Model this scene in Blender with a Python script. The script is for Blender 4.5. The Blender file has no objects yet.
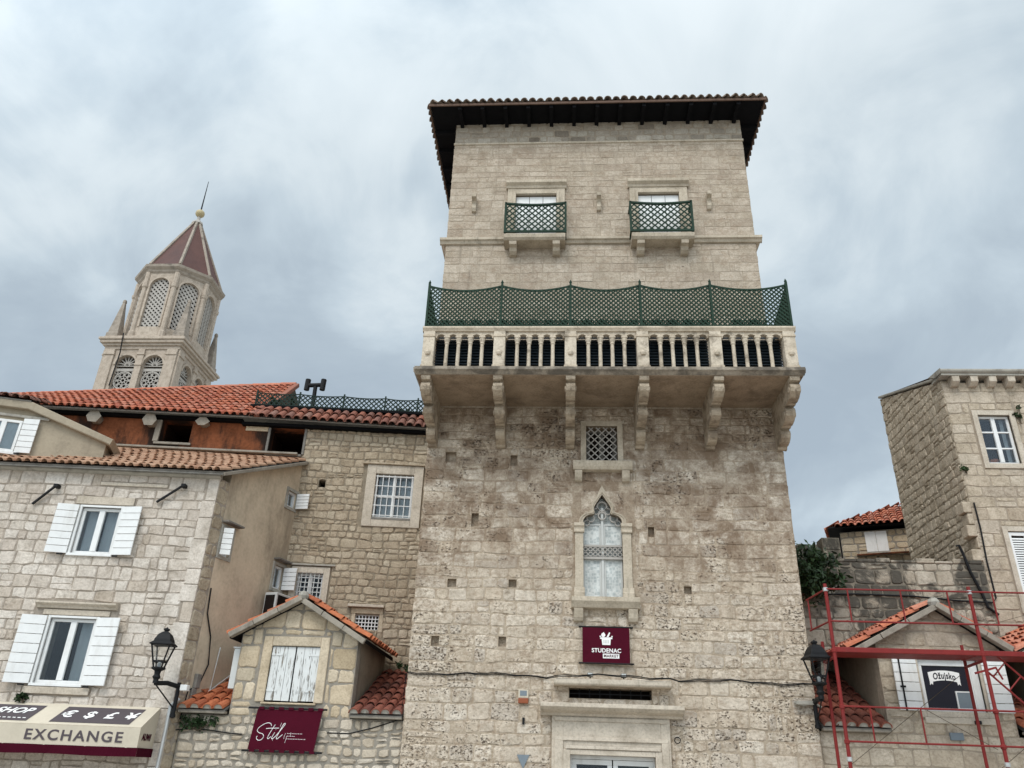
import bpy, math, random, zlib
from mathutils import Vector, Matrix
R = math.radians
random.seed(11)
S = bpy.context.scene
COL = S.collection

# ------------------------------------------------------------------ camera
CZ, GZ = 1.7, -0.6
pitch, yaw, roll = R(26.46), R(4.3), R(2.17)
fw = Vector((0, math.cos(pitch), math.sin(pitch))); rt = Vector((1, 0, 0)); up = Vector((0, -math.sin(pitch), math.cos(pitch)))
rz = Matrix.Rotation(yaw, 3, 'Z'); fw, rt, up = rz @ fw, rz @ rt, rz @ up
rt, up = math.cos(roll) * rt + math.sin(roll) * up, -math.sin(roll) * rt + math.cos(roll) * up
cd = bpy.data.cameras.new('camera'); cam = bpy.data.objects.new('camera', cd); COL.objects.link(cam)
m3 = Matrix((rt, up, -fw)).transposed()
cam.matrix_world = Matrix.Translation((0, 0, CZ)) @ m3.to_4x4()
cd.sensor_width = 36; cd.lens = 785 / 1024 * 36; cd.clip_end = 4000
S.camera = cam
S.render.resolution_x, S.render.resolution_y = 1024, 768

# ------------------------------------------------------------------ light
S.view_settings.view_transform = 'Standard'; S.view_settings.look = 'None'
S.view_settings.gamma = 1; S.view_settings.use_curve_mapping = False
S.view_settings.exposure = 0.1
SUN_EL = 50; SUN_AZ = Vector((-0.30, -1.0)).normalized()        # direction towards the sun, behind the camera to the left
sdir = Vector((SUN_AZ.x * math.cos(R(SUN_EL)), SUN_AZ.y * math.cos(R(SUN_EL)), math.sin(R(SUN_EL))))
sl = bpy.data.lights.new('sun', 'SUN'); sl.energy = 1.3; sl.angle = R(22); sl.color = (1, 0.945, 0.87)
so = bpy.data.objects.new('sun', sl); COL.objects.link(so)
so.rotation_euler = (-sdir).to_track_quat('-Z', 'Y').to_euler(); so.location = (0, -20, 40)


class NT:
    """thin wrapper to write node trees tersely"""
    def __init__(s, tree): s.t = tree; s.L = tree.links
    def n(s, typ, **k):
        nd = s.t.nodes.new(typ)
        ins = k.pop('i', {})
        for a, v in k.items(): setattr(nd, a, v)
        for a, v in ins.items():
            if isinstance(v, bpy.types.NodeSocket): s.L.new(v, nd.inputs[a])
            else: nd.inputs[a].default_value = v
        return nd
    def math(s, op, a, b=0.0, clamp=False):
        return s.n('ShaderNodeMath', operation=op, use_clamp=clamp, i={0: a, 1: b}).outputs[0]
    def mr(s, v, a, b, c=0.0, d=1.0, smooth=True):
        return s.n('ShaderNodeMapRange', interpolation_type='SMOOTHSTEP' if smooth else 'LINEAR', i={0: v, 1: a, 2: b, 3: c, 4: d}).outputs[0]
    def mix(s, f, a, b, mode='MIX'):
        def c4(x): return x if isinstance(x, bpy.types.NodeSocket) else (*x[:3], 1)
        nd = s.n('ShaderNodeMix', data_type='RGBA', blend_type=mode, clamp_factor=True)
        for idx, v in ((0, f), (6, c4(a)), (7, c4(b))):
            if isinstance(v, bpy.types.NodeSocket): s.L.new(v, nd.inputs[idx])
            else: nd.inputs[idx].default_value = v
        return nd.outputs[2]
    def noise(s, vec, scale, detail=4, rough=0.55, dist=0.0):
        return s.n('ShaderNodeTexNoise', i={'Vector': vec, 'Scale': scale, 'Detail': detail, 'Roughness': rough, 'Distortion': dist}).outputs[0]
    def ramp(s, f, stops):
        nd = s.n('ShaderNodeValToRGB', i={0: f}); e = nd.color_ramp.elements
        e[0].position, e[0].color = stops[0][0], (*stops[0][1], 1)
        e[1].position, e[1].color = stops[-1][0], (*stops[-1][1], 1)
        for p, c in stops[1:-1]:
            x = e.new(p); x.color = (*c, 1)
        return nd.outputs[0]


w = bpy.data.worlds.new('World'); S.world = w; w.use_nodes = True
w.node_tree.nodes.clear(); T = NT(w.node_tree)
geo = T.n('ShaderNodeTexCoord').outputs['Generated']
sep = T.n('ShaderNodeSeparateXYZ', i={0: geo})
zz = T.math('MAXIMUM', sep.outputs[2], 0.0)
den = T.math('ADD', zz, 0.50)
cv = T.n('ShaderNodeCombineXYZ', i={0: T.math('DIVIDE', sep.outputs[0], den), 1: T.math('DIVIDE', sep.outputs[1], den), 2: 3.7}).outputs[0]
n1 = T.noise(cv, 1.6, 5, 0.50, 0.6)
n2 = T.noise(cv, 4.6, 8, 0.58, 0.5)
cl = T.math('ADD', T.math('MULTIPLY', n1, 0.66), T.math('MULTIPLY', n2, 0.34))
hi = T.mr(zz, 0.25, 0.80)
cl = T.math('ADD', cl, T.math('MULTIPLY', T.math('SUBTRACT', hi, 0.5), 0.10))
cloud = T.ramp(cl, [(0.37, (4.3, 5.15, 5.95)), (0.44, (4.9, 5.8, 6.55)), (0.50, (6.0, 7.0, 7.7)), (0.56, (7.4, 8.3, 8.8)), (0.66, (8.6, 9.4, 9.8))])
sky = T.n('ShaderNodeTexSky', sky_type='NISHITA', sun_disc=False, sun_elevation=R(SUN_EL), sun_rotation=math.atan2(SUN_AZ.x, SUN_AZ.y))
skc = T.mix(0.9, sky.outputs[0], cloud)
# the overcast is brightest around the veiled sun, behind the photographer
dt = T.n('ShaderNodeVectorMath', operation='DOT_PRODUCT', i={0: geo, 1: tuple(sdir)}).outputs['Value']
br = T.mr(dt, 0.05, 1.0, 1.0, 2.5)
lit = T.n('ShaderNodeVectorMath', operation='SCALE', i={0: skc, 'Scale': br}).outputs[0]
bg = T.n('ShaderNodeBackground', i={0: lit, 1: 0.095})
T.L.new(bg.outputs[0], T.n('ShaderNodeOutputWorld').inputs[0])


# ------------------------------------------------------------------ materials
def mat(name):
    m = bpy.data.materials.new(name); m.use_nodes = True
    m.node_tree.nodes.clear(); t = NT(m.node_tree)
    p = t.n('ShaderNodeBsdfPrincipled'); o = t.n('ShaderNodeOutputMaterial')
    t.L.new(p.outputs[0], o.inputs[0])
    return m, t, p
def setc(t, p, col, rough=0.9, spec=0.25, metal=0.0):
    for k, v in (('Base Color', col), ('Roughness', rough), ('Specular IOR Level', spec), ('Metallic', metal)):
        if isinstance(v, bpy.types.NodeSocket): t.L.new(v, p.inputs[k])
        else: p.inputs[k].default_value = (*v, 1) if k == 'Base Color' else v
def bump(t, p, h, strength=0.5, dist=0.02):
    t.L.new(t.n('ShaderNodeBump', i={'Height': h, 'Strength': strength, 'Distance': dist}).outputs[0], p.inputs['Normal'])

def stone(name, tones, pit=0.5, pitcol=(0.10, 0.08, 0.06), pitscale=13, grain=1.0, grime_shade=None, bumps=0.6, patch=None, streak=0.0, mottle=0.0):
    """limestone: every block its own tone, pitted, with large weather patches. grime=(z0,z1,amount,colour): a dirty band with ragged edges, deepened to paint in shade under the balcony"""
    m, t, p = mat(name)
    g = t.n('ShaderNodeNewGeometry'); P = g.outputs['Position']; rnd = g.outputs['Random Per Island']
    k = len(tones)
    col = t.ramp(rnd, [(i / (k - 1), c) for i, c in enumerate(tones)])
    big = t.noise(P, 0.55, 5, 0.6)
    mid = t.noise(P, 3.0, 6, 0.65)
    fine = t.noise(P, 26, 5, 0.7)
    col = t.mix(1.0, col, t.ramp(mid, [(0.3, (0.74, 0.72, 0.69)), (0.5, (0.97, 0.96, 0.95)), (0.7, (1.12, 1.12, 1.12))]), 'MULTIPLY')
    col = t.mix(1.0, col, t.ramp(fine, [(0.28, (0.72, 0.70, 0.68)), (0.5, (1, 1, 1)), (0.75, (1.14, 1.13, 1.11))]), 'MULTIPLY')
    mp0 = t.n('ShaderNodeMapping', i={'Vector': P, 'Scale': (1, 1, 1.5)}).outputs[0]
    if mottle:                                      # worn, pocked face: light and dark at the scale of a hand
        mt = t.noise(mp0, 10.0, 9, 0.80, 0.25)
        col = t.mix(t.math('MULTIPLY', t.mr(t.noise(P, 1.1, 4, 0.6), 0.36, 0.62, 0.25, 1.0), mottle), col, t.mix(1.0, col, t.ramp(mt, [(0.38, (0.36, 0.30, 0.245)), (0.455, (0.80, 0.765, 0.72)), (0.52, (1.10, 1.10, 1.10)), (0.61, (1.36, 1.37, 1.38))]), 'MULTIPLY'))
    pn = t.noise(mp0, pitscale, 5, 0.74, 0.12)
    area = t.mr(t.math('ADD', t.math('ADD', t.math('MULTIPLY', big, 0.45), t.math('MULTIPLY', mid, 0.47)), t.math('MULTIPLY', rnd, 0.08)), 0.40, 0.60)
    thr = t.math('SUBTRACT', 0.72, t.math('MULTIPLY', area, 0.17 * pit + 0.02))
    if pit > 0.6:                                   # vuggy conglomerate: brown mottling round the pits
        mo = t.mr(t.noise(mp0, 6.5, 7, 0.72, 0.6), 0.47, 0.66)
        col = t.mix(t.math('MULTIPLY', mo, 0.48), col, (0.27, 0.19, 0.128))
    pits = t.mr(t.math('SUBTRACT', pn, thr), 0.0, 0.11)
    pits = t.math('MULTIPLY', pits, min(1.0, pit + 0.2))
    if grime_shade:
        z0, z1, amt, gc = grime_shade
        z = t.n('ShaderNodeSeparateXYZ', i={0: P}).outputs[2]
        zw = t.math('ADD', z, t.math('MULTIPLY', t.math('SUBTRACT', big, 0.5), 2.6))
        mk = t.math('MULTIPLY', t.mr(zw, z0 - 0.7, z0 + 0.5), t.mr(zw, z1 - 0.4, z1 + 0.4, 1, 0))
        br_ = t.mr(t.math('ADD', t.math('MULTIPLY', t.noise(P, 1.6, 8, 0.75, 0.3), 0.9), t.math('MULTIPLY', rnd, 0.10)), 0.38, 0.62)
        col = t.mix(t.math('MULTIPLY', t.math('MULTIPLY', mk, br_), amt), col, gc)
    if patch:
        sc, lo, hi_, amt, pc = patch
        pm = t.mr(t.noise(P, sc, 7, 0.68, 0.4), lo, hi_)
        col = t.mix(t.math('MULTIPLY', pm, amt), col, pc)
    if streak:
        mp = t.n('ShaderNodeMapping', i={'Vector': P, 'Scale': (3.2, 3.2, 0.22)}).outputs[0]
        sk = t.mr(t.noise(mp, 2.0, 7, 0.68), 0.55, 0.74)
        col = t.mix(t.math('MULTIPLY', sk, streak), col, (0.13, 0.115, 0.095))
    col = t.mix(pits, col, pitcol)
    setc(t, p, col, 0.92, 0.15)
    h = t.math('SUBTRACT', t.math('ADD', t.math('MULTIPLY', fine, 0.5 * grain), t.math('MULTIPLY', mid, 0.6)), t.math('MULTIPLY', pits, 0.9))
    bump(t, p, h, bumps, 0.03)
    return m

def plain(name, c, rough=0.8, spec=0.25, metal=0.0, var=0.18, scale=6, dirt=0.0, dirtcol=(0.1, 0.085, 0.07), bmp=0.15, island=0.0, dr=(0.50, 0.72)):
    m, t, p = mat(name)
    g = t.n('ShaderNodeNewGeometry'); P = g.outputs['Position']
    a = t.noise(P, scale, 6, 0.62); b = t.noise(P, scale * 9, 4, 0.6)
    f = t.math('ADD', t.math('MULTIPLY', a, 0.65), t.math('MULTIPLY', b, 0.35))
    col = t.mix(1.0, c, t.ramp(f, [(0.25, (1 - 1.6 * var,) * 3), (0.5, (1, 1, 1)), (0.75, (1 + var,) * 3)]), 'MULTIPLY')
    if island:
        col = t.mix(1.0, col, t.ramp(g.outputs['Random Per Island'], [(0, (1 - island,) * 3), (1, (1 + island,) * 3)]), 'MULTIPLY')
    if dirt:
        mp = t.n('ShaderNodeMapping', i={'Vector': P, 'Scale': (1, 1, 0.35)}).outputs[0]
        d = t.mr(t.noise(mp, scale * 0.55, 7, 0.68, 0.2), *dr)
        col = t.mix(t.math('MULTIPLY', d, dirt), col, dirtcol)
    setc(t, p, col, rough, spec, metal)
    if bmp: bump(t, p, f, bmp, 0.02)
    return m

def tile_mat(name, tones, old=0.4, oldcol=(0.20, 0.15, 0.11)):
    m, t, p = mat(name)
    g = t.n('ShaderNodeNewGeometry'); P = g.outputs['Position']; rnd = g.outputs['Random Per Island']
    k = len(tones)
    col = t.ramp(rnd, [(i / (k - 1), c) for i, c in enumerate(tones)])
    a = t.noise(P, 2.2, 6, 0.65); b = t.noise(P, 19, 5, 0.65)
    col = t.mix(1.0, col, t.ramp(b, [(0.3, (0.72,) * 3), (0.7, (1.15,) * 3)]), 'MULTIPLY')
    lich = t.mr(t.math('ADD', t.math('MULTIPLY', a, 0.55), t.math('MULTIPLY', b, 0.45)), 0.50, 0.68)
    col = t.mix(t.math('MULTIPLY', lich, old), col, oldcol)
    setc(t, p, col, 0.88, 0.2); bump(t, p, b, 0.35, 0.01)
    return m

M = {}
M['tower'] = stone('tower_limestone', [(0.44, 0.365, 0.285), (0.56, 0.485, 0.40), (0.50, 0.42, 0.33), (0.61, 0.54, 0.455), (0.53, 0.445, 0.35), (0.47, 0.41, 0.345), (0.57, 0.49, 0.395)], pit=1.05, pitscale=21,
                   pitcol=(0.135, 0.092, 0.062), grime_shade=(5.2, 8.9, 0.92, (0.185, 0.125, 0.082)), bumps=1.0, streak=0.22, mottle=0.85)  # brown stains, with the shade under the balcony painted into the same band
M['tower_hi'] = stone('tower_dressed_limestone', [(0.37, 0.305, 0.24), (0.45, 0.38, 0.305), (0.41, 0.345, 0.27), (0.49, 0.42, 0.34), (0.43, 0.36, 0.285)], pit=0.62, pitscale=16, bumps=0.9, streak=0.45, mottle=0.4)
M['tower_mortar'] = stone('tower_mortar', [(0.40, 0.33, 0.255), (0.42, 0.35, 0.27)], pit=0.8, pitscale=21, pitcol=(0.15, 0.105, 0.07), grime_shade=(5.2, 8.9, 0.80, (0.185, 0.125, 0.082)), bumps=0.8, mottle=0.6)
M['hi_mortar'] = plain('upper_mortar', (0.34, 0.28, 0.215), 0.95, 0.1, var=0.2, scale=9, bmp=0.4)
M['band'] = stone('rough_band_stone', [(0.20, 0.165, 0.13), (0.42, 0.375, 0.31), (0.34, 0.29, 0.235), (0.46, 0.41, 0.345)], pit=0.3, bumps=0.8)
M['corbel'] = stone('dirty_corbel_stone', [(0.40, 0.33, 0.25), (0.46, 0.385, 0.30)], pit=0.4, pitscale=14, bumps=0.6, patch=(3.5, 0.44, 0.62, 0.7, (0.16, 0.12, 0.085)))
M['slab_edge'] = stone('weathered_slab_edge', [(0.30, 0.255, 0.205), (0.36, 0.31, 0.25)], pit=0.3, pitscale=9, bumps=0.5, patch=(1.8, 0.42, 0.6, 0.85, (0.10, 0.085, 0.07)))
M['carved'] = stone('carved_stone', [(0.46, 0.395, 0.31), (0.50, 0.43, 0.34)], pit=0.35, pitscale=13, bumps=0.5, streak=0.6)
M['balcony'] = stone('balcony_stone', [(0.50, 0.42, 0.325), (0.56, 0.485, 0.39)], pit=0.25, pitscale=8, bumps=0.4, patch=(3.2, 0.50, 0.68, 0.75, (0.15, 0.12, 0.09)))
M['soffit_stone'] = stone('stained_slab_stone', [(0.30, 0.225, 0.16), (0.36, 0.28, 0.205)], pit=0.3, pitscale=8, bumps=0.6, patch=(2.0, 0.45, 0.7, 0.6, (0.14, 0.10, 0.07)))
M['house'] = stone('pale_rubble', [(0.48, 0.415, 0.355), (0.61, 0.55, 0.485), (0.55, 0.485, 0.42), (0.63, 0.575, 0.515), (0.57, 0.505, 0.44), (0.47, 0.40, 0.33)], pit=0.4, pitscale=15, bumps=1.0, streak=0.28, mottle=0.35, patch=(0.8, 0.55, 0.75, 0.3, (0.33, 0.27, 0.21)))
M['house_mortar'] = plain('grey_mortar', (0.33, 0.28, 0.23), 0.95, 0.1, var=0.3, scale=11, bmp=0.6, dirt=0.3)
M['rubble'] = stone('warm_rubble', mottle=0.45, tones= [(0.33, 0.265, 0.19), (0.45, 0.375, 0.28), (0.39, 0.315, 0.23), (0.48, 0.41, 0.315), (0.36, 0.285, 0.205)], pit=0.3, bumps=1.0, pitcol=(0.12, 0.095, 0.07))
M['rubble_mortar'] = plain('brown_mortar', (0.25, 0.205, 0.15), 0.95, 0.1, var=0.35, scale=11, bmp=0.6, dirt=0.3)
M['dormer'] = stone('honey_stone', [(0.43, 0.345, 0.235), (0.54, 0.445, 0.32), (0.48, 0.39, 0.275), (0.57, 0.48, 0.36), (0.40, 0.34, 0.255)], pit=0.2, bumps=0.9)
M['lowwall'] = stone('low_wall_stone', [(0.45, 0.375, 0.285), (0.55, 0.48, 0.39), (0.50, 0.425, 0.33), (0.58, 0.52, 0.44), (0.44, 0.375, 0.30)], pit=0.2, bumps=0.9)
M['dormer_mortar'] = plain('dormer_mortar', (0.27, 0.24, 0.20), 0.95, 0.1, var=0.3, scale=10, bmp=0.6, dirt=0.35)
M['right'] = stone('right_ashlar', mottle=0.45, tones= [(0.38, 0.31, 0.235), (0.49, 0.415, 0.325), (0.43, 0.36, 0.275), (0.51, 0.44, 0.355), (0.41, 0.345, 0.275)], pit=0.5, bumps=0.8, patch=(0.9, 0.56, 0.75, 0.5, (0.17, 0.135, 0.10)))
M['right_mortar'] = plain('right_mortar', (0.32, 0.265, 0.205), 0.95, 0.1, var=0.3, scale=10, bmp=0.6)
M['gside'] = stone('right_side_rubble', mottle=0.6, tones= [(0.40, 0.335, 0.255), (0.52, 0.445, 0.35), (0.45, 0.38, 0.295), (0.55, 0.475, 0.38)], pit=0.3, bumps=1.0)
M['gside_mortar'] = plain('side_mortar', (0.34, 0.285, 0.215), 0.95, 0.1, var=0.3, scale=8, bmp=0.6, dirt=0.3)
M['mossy'] = stone('lichen_wall_stone', [(0.34, 0.295, 0.235), (0.44, 0.385, 0.31), (0.38, 0.325, 0.255), (0.47, 0.415, 0.34)], pit=0.3, bumps=1.0, patch=(1.0, 0.445, 0.545, 0.9, (0.055, 0.050, 0.042)))
M['mossy_mortar'] = plain('lichen_mortar', (0.21, 0.18, 0.14), 0.95, 0.1, var=0.4, scale=6, bmp=0.6, dirt=0.6, dirtcol=(0.05, 0.045, 0.04))
M['frame_stone'] = stone('window_surround_stone', [(0.50, 0.435, 0.355), (0.54, 0.48, 0.40)], pit=0.25, pitscale=16, bumps=0.4, streak=0.35)
M['white_stone'] = stone('clean_white_stone', [(0.50, 0.435, 0.355), (0.53, 0.465, 0.385)], pit=0.12, pitscale=8, bumps=0.25, streak=0.5)
M['plaster'] = plain('brown_plaster', (0.56, 0.455, 0.335), 0.95, 0.1, var=0.22, scale=1.6, dirt=0.65, dirtcol=(0.17, 0.135, 0.10), bmp=0.35)
M['plaster_grey'] = plain('grey_plaster', (0.35, 0.295, 0.22), 0.95, 0.1, var=0.22, scale=2.2, dirt=0.75, dirtcol=(0.16, 0.13, 0.10), bmp=0.3)
M['plaster_dk'] = plain('dormer_cheek_plaster', (0.27, 0.23, 0.175), 0.95, 0.1, var=0.22, scale=2.2, dirt=0.6, bmp=0.3)
M['cement'] = plain('cement', (0.36, 0.335, 0.29), 0.95, 0.1, var=0.25, scale=6, dirt=0.5, bmp=0.4)
M['rake'] = plain('weathered_rake_stone', (0.285, 0.25, 0.205), 0.95, 0.1, var=0.3, scale=5, dirt=0.6, bmp=0.5)
M['cement_dk'] = plain('dark_cement', (0.20, 0.185, 0.165), 0.95, 0.1, var=0.3, scale=5, dirt=0.5, bmp=0.5)
M['rust'] = plain('rusty_wall', (0.21, 0.072, 0.033), 0.95, 0.1, var=0.5, scale=1.9, dirt=1.0, dr=(0.42, 0.58), dirtcol=(0.030, 0.020, 0.016), bmp=0.4)
M['tile_new'] = tile_mat('orange_tile', [(0.42, 0.125, 0.068), (0.50, 0.165, 0.09), (0.35, 0.10, 0.06), (0.52, 0.21, 0.135), (0.38, 0.16, 0.11)], 0.7, (0.25, 0.135, 0.095))
M['tile_tan'] = tile_mat('tan_tile', [(0.43, 0.255, 0.165), (0.52, 0.33, 0.22), (0.37, 0.205, 0.13), (0.47, 0.29, 0.19)], 0.45, (0.24, 0.17, 0.125))
M['tile_old'] = tile_mat('weathered_tile', [(0.25, 0.095, 0.065), (0.30, 0.115, 0.075), (0.19, 0.08, 0.06), (0.24, 0.13, 0.10)], 0.75, (0.12, 0.085, 0.07))
M['tile_dark'] = tile_mat('dark_red_tile', [(0.22, 0.075, 0.05), (0.27, 0.09, 0.06), (0.16, 0.06, 0.045)], 0.7, (0.10, 0.065, 0.055))
M['tile_red'] = tile_mat('red_tile', [(0.42, 0.13, 0.06), (0.48, 0.155, 0.07), (0.33, 0.10, 0.05)], 0.55, (0.20, 0.12, 0.085))
M['tile_eave'] = tile_mat('eave_tile', [(0.20, 0.15, 0.115), (0.26, 0.195, 0.15), (0.16, 0.12, 0.095)], 0.5, (0.13, 0.11, 0.09))
M['fascia'] = plain('brown_fascia', (0.12, 0.075, 0.055), 0.8, 0.2)
M['wood_dk'] = plain('dark_timber', (0.006, 0.006, 0.007), 0.9, 0.1, var=0.3)
M['white'] = plain('white_paint', (0.72, 0.715, 0.70), 0.55, 0.3, var=0.07, scale=5, dirt=0.35, dirtcol=(0.42, 0.39, 0.34), bmp=0.08)
M['cream_paint'] = plain('cream_frame', (0.66, 0.65, 0.60), 0.5, 0.35, var=0.05)
def peel():
    m, t, p = mat('peeling_white_paint'); P = t.n('ShaderNodeNewGeometry').outputs['Position']
    mp = t.n('ShaderNodeMapping', i={'Vector': P, 'Scale': (17, 17, 1.6)}).outputs[0]
    a = t.noise(mp, 1.0, 6, 0.7, 0.2); f = t.mr(t.math('ADD', t.math('MULTIPLY', a, 0.75), t.math('MULTIPLY', t.noise(P, 3.5, 4), 0.25)), 0.535, 0.60)
    col = t.mix(f, t.mix(t.noise(P, 9, 5), (0.55, 0.55, 0.53), (0.70, 0.71, 0.70)), (0.20, 0.175, 0.145)); setc(t, p, col, 0.85, 0.15); bump(t, p, f, 0.4, 0.01)
    return m
M['peel'] = peel()
M['black'] = plain('black_iron', (0.007, 0.007, 0.008), 0.65, 0.25, var=0.3)
M['green'] = plain('green_lattice_paint', (0.014, 0.034, 0.021), 0.7, 0.2, var=0.2)
M['green_dk'] = plain('faded_green_lattice', (0.012, 0.026, 0.020), 0.7, 0.2, var=0.2)
M['louvre'] = plain('blue_black_louvre', (0.014, 0.022, 0.028), 0.55, 0.35, var=0.2)
M['maroon'] = plain('maroon_banner', (0.062, 0.004, 0.013), 0.85, 0.08, var=0.16, scale=4, bmp=0.10)
M['maroon_dk'] = plain('maroon_flounce', (0.050, 0.004, 0.012), 0.9, 0.05, var=0.1)
M['lett'] = plain('white_lettering', (0.80, 0.78, 0.76), 0.6, 0.2, var=0.02, bmp=0)
M['lett_thin'] = plain('pink_white_lettering', (0.70, 0.60, 0.60), 0.6, 0.2, var=0.02, bmp=0)
M['awn'] = plain('cream_canvas', (0.55, 0.485, 0.385), 0.85, 0.15, var=0.07, scale=3, dirt=0.25, dirtcol=(0.38, 0.33, 0.26), bmp=0.08)
M['awn_dk'] = plain('dark_print', (0.085, 0.070, 0.075), 0.85, 0.15, var=0.06, bmp=0)
M['scaf'] = plain('red_scaffold_paint', (0.185, 0.017, 0.015), 0.6, 0.25, var=0.2, scale=5, dirt=0.35, dirtcol=(0.12, 0.03, 0.03))
M['galv'] = plain('galvanised_metal', (0.48, 0.48, 0.47), 0.45, 0.4, metal=0.6, var=0.12)
M['plastic'] = plain('grey_plastic', (0.52, 0.52, 0.50), 0.5, 0.3, var=0.05)
M['dark'] = plain('dark_interior', (0.018, 0.014, 0.012), 0.95, 0.05, var=0.3)
M['brown_in'] = plain('brown_interior', (0.035, 0.018, 0.012), 0.95, 0.05, var=0.4)
M['curtain'] = plain('pale_curtain', (0.42, 0.44, 0.45), 0.9, 0.1, var=0.05)
def lace():
    m, t, p = mat('patterned_pane'); P = t.n('ShaderNodeNewGeometry').outputs['Position']
    v = t.n('ShaderNodeTexVoronoi', feature='DISTANCE_TO_EDGE', i={'Vector': P, 'Scale': 17.0, 'Randomness': 0.25}).outputs['Distance']
    f = t.mr(v, 0.02, 0.14); n = t.noise(P, 5, 5, 0.6)
    col = t.mix(f, (0.60, 0.61, 0.585), (0.42, 0.45, 0.44)); col = t.mix(1.0, col, t.ramp(n, [(0.3, (0.75, 0.75, 0.75)), (0.7, (1.15, 1.15, 1.15))]), 'MULTIPLY')
    setc(t, p, col, 0.6, 0.2); bump(t, p, f, 0.3, 0.01); return m
M['lace'] = lace(); M['old_frame'] = plain('greyed_white_frame', (0.50, 0.50, 0.475), 0.6, 0.3, var=0.1)
M['pave'] = plain('limestone_paving', (0.40, 0.37, 0.325), 0.8, 0.25, var=0.2, scale=1.0)
M['leaf'] = plain('leaf', (0.045, 0.085, 0.028), 0.65, 0.3, var=0.4, scale=5, island=0.45, bmp=0)
M['leaf_dk'] = plain('dark_leaf', (0.022, 0.045, 0.014), 0.65, 0.3, var=0.4, scale=5, island=0.45, bmp=0)
M['leaf_bush'] = plain('bush_leaf', (0.022, 0.043, 0.014), 0.6, 0.3, var=0.4, scale=4, island=0.6, bmp=0)
M['twig'] = plain('twig', (0.09, 0.07, 0.05), 0.9, 0.1)
M['gold'] = plain('dull_gilt', (0.42, 0.34, 0.19), 0.5, 0.4, var=0.1)
M['copper'] = plain('spire_cladding', (0.105, 0.050, 0.041), 0.7, 0.25, var=0.25, scale=0.7, dirt=0.5, dirtcol=(0.07, 0.04, 0.04))
M['bell'] = stone('bell_tower_stone', [(0.42, 0.35, 0.285), (0.46, 0.39, 0.32)], pit=0.15, pitscale=2, bumps=0.3, streak=0.4, patch=(0.5, 0.58, 0.72, 0.5, (0.24, 0.21, 0.18)))
M['bell_dk'] = stone('weathered_bell_stone', [(0.31, 0.265, 0.22), (0.36, 0.31, 0.26)], pit=0.3, pitscale=2, bumps=0.4, patch=(0.6, 0.5, 0.65, 0.6, (0.12, 0.105, 0.09)))
M['tracery'] = plain('white_stone_grille', (0.40, 0.37, 0.335), 0.9, 0.1, var=0.1, scale=1)
M['orange_lens'] = plain('orange_lens', (0.24, 0.06, 0.018), 0.4, 0.4, var=0.05)
M['slate'] = plain('blue_grey_plate', (0.17, 0.20, 0.225), 0.5, 0.3, var=0.08)
M['glossblack'] = plain('black_poster', (0.010, 0.009, 0.016), 0.45, 0.3, var=0.1, bmp=0)

def glass_mat(name, tint=(0.55, 0.6, 0.62), rough=0.03, refl=0.85):
    m, t, p = mat(name)
    P = t.n('ShaderNodeNewGeometry').outputs['Position']
    nb = t.n('ShaderNodeBump', i={'Height': t.noise(P, 1.3, 2), 'Strength': 0.10, 'Distance': 0.05}).outputs[0]
    fr = t.n('ShaderNodeFresnel', i={'IOR': 1.5, 'Normal': nb}).outputs[0]
    tr = t.n('ShaderNodeBsdfTransparent', i={0: (*tint, 1)}); gl = t.n('ShaderNodeBsdfGlossy', i={'Color': (0.9, 0.95, 1, 1), 'Roughness': rough, 'Normal': nb})
    mx = t.n('ShaderNodeMixShader', i={0: t.math('ADD', t.math('MULTIPLY', fr, refl), 0.0, True), 1: tr.outputs[0], 2: gl.outputs[0]})
    o = [n for n in t.t.nodes if n.type == 'OUTPUT_MATERIAL'][0]; t.L.new(mx.outputs[0], o.inputs[0]); t.t.nodes.remove(p)
    return m
M['glass'] = glass_mat('window_glass', (0.84, 0.87, 0.88), 0.03, 0.6)
M['lampglass'] = glass_mat('lamp_glass', (0.95, 0.96, 0.96), 0.05, 0.3)


# ------------------------------------------------------------------ mesh helpers
class Fr:
    """a vertical wall frame: u along the wall to the right as seen from outside, n out of the wall, v up"""
    def __init__(s, x, y, a=0.0, z=0.0):
        s.o = Vector((x, y, z)); c, q = math.cos(R(a)), math.sin(R(a))
        s.u = Vector((c, q, 0)); s.n = Vector((q, -c, 0)); s.v = Vector((0, 0, 1))
    def __call__(s, u, n, v): return s.o + s.u * u + s.n * n + s.v * v
class Ax:
    """a free frame from an origin and three axes"""
    def __init__(s, o, u, v):
        s.o = Vector(o); s.u = Vector(u).normalized(); s.v = Vector(v).normalized(); s.n = s.u.cross(s.v).normalized()
    def __call__(s, u, n, v): return s.o + s.u * u + s.n * n + s.v * v
W0 = Fr(0, 0)          # world frame: u = x, n = -y, v = z

def wloc(o):
    l = Vector((0, 0, 0))
    while o is not None: l += o.location; o = o.parent
    return l

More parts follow.
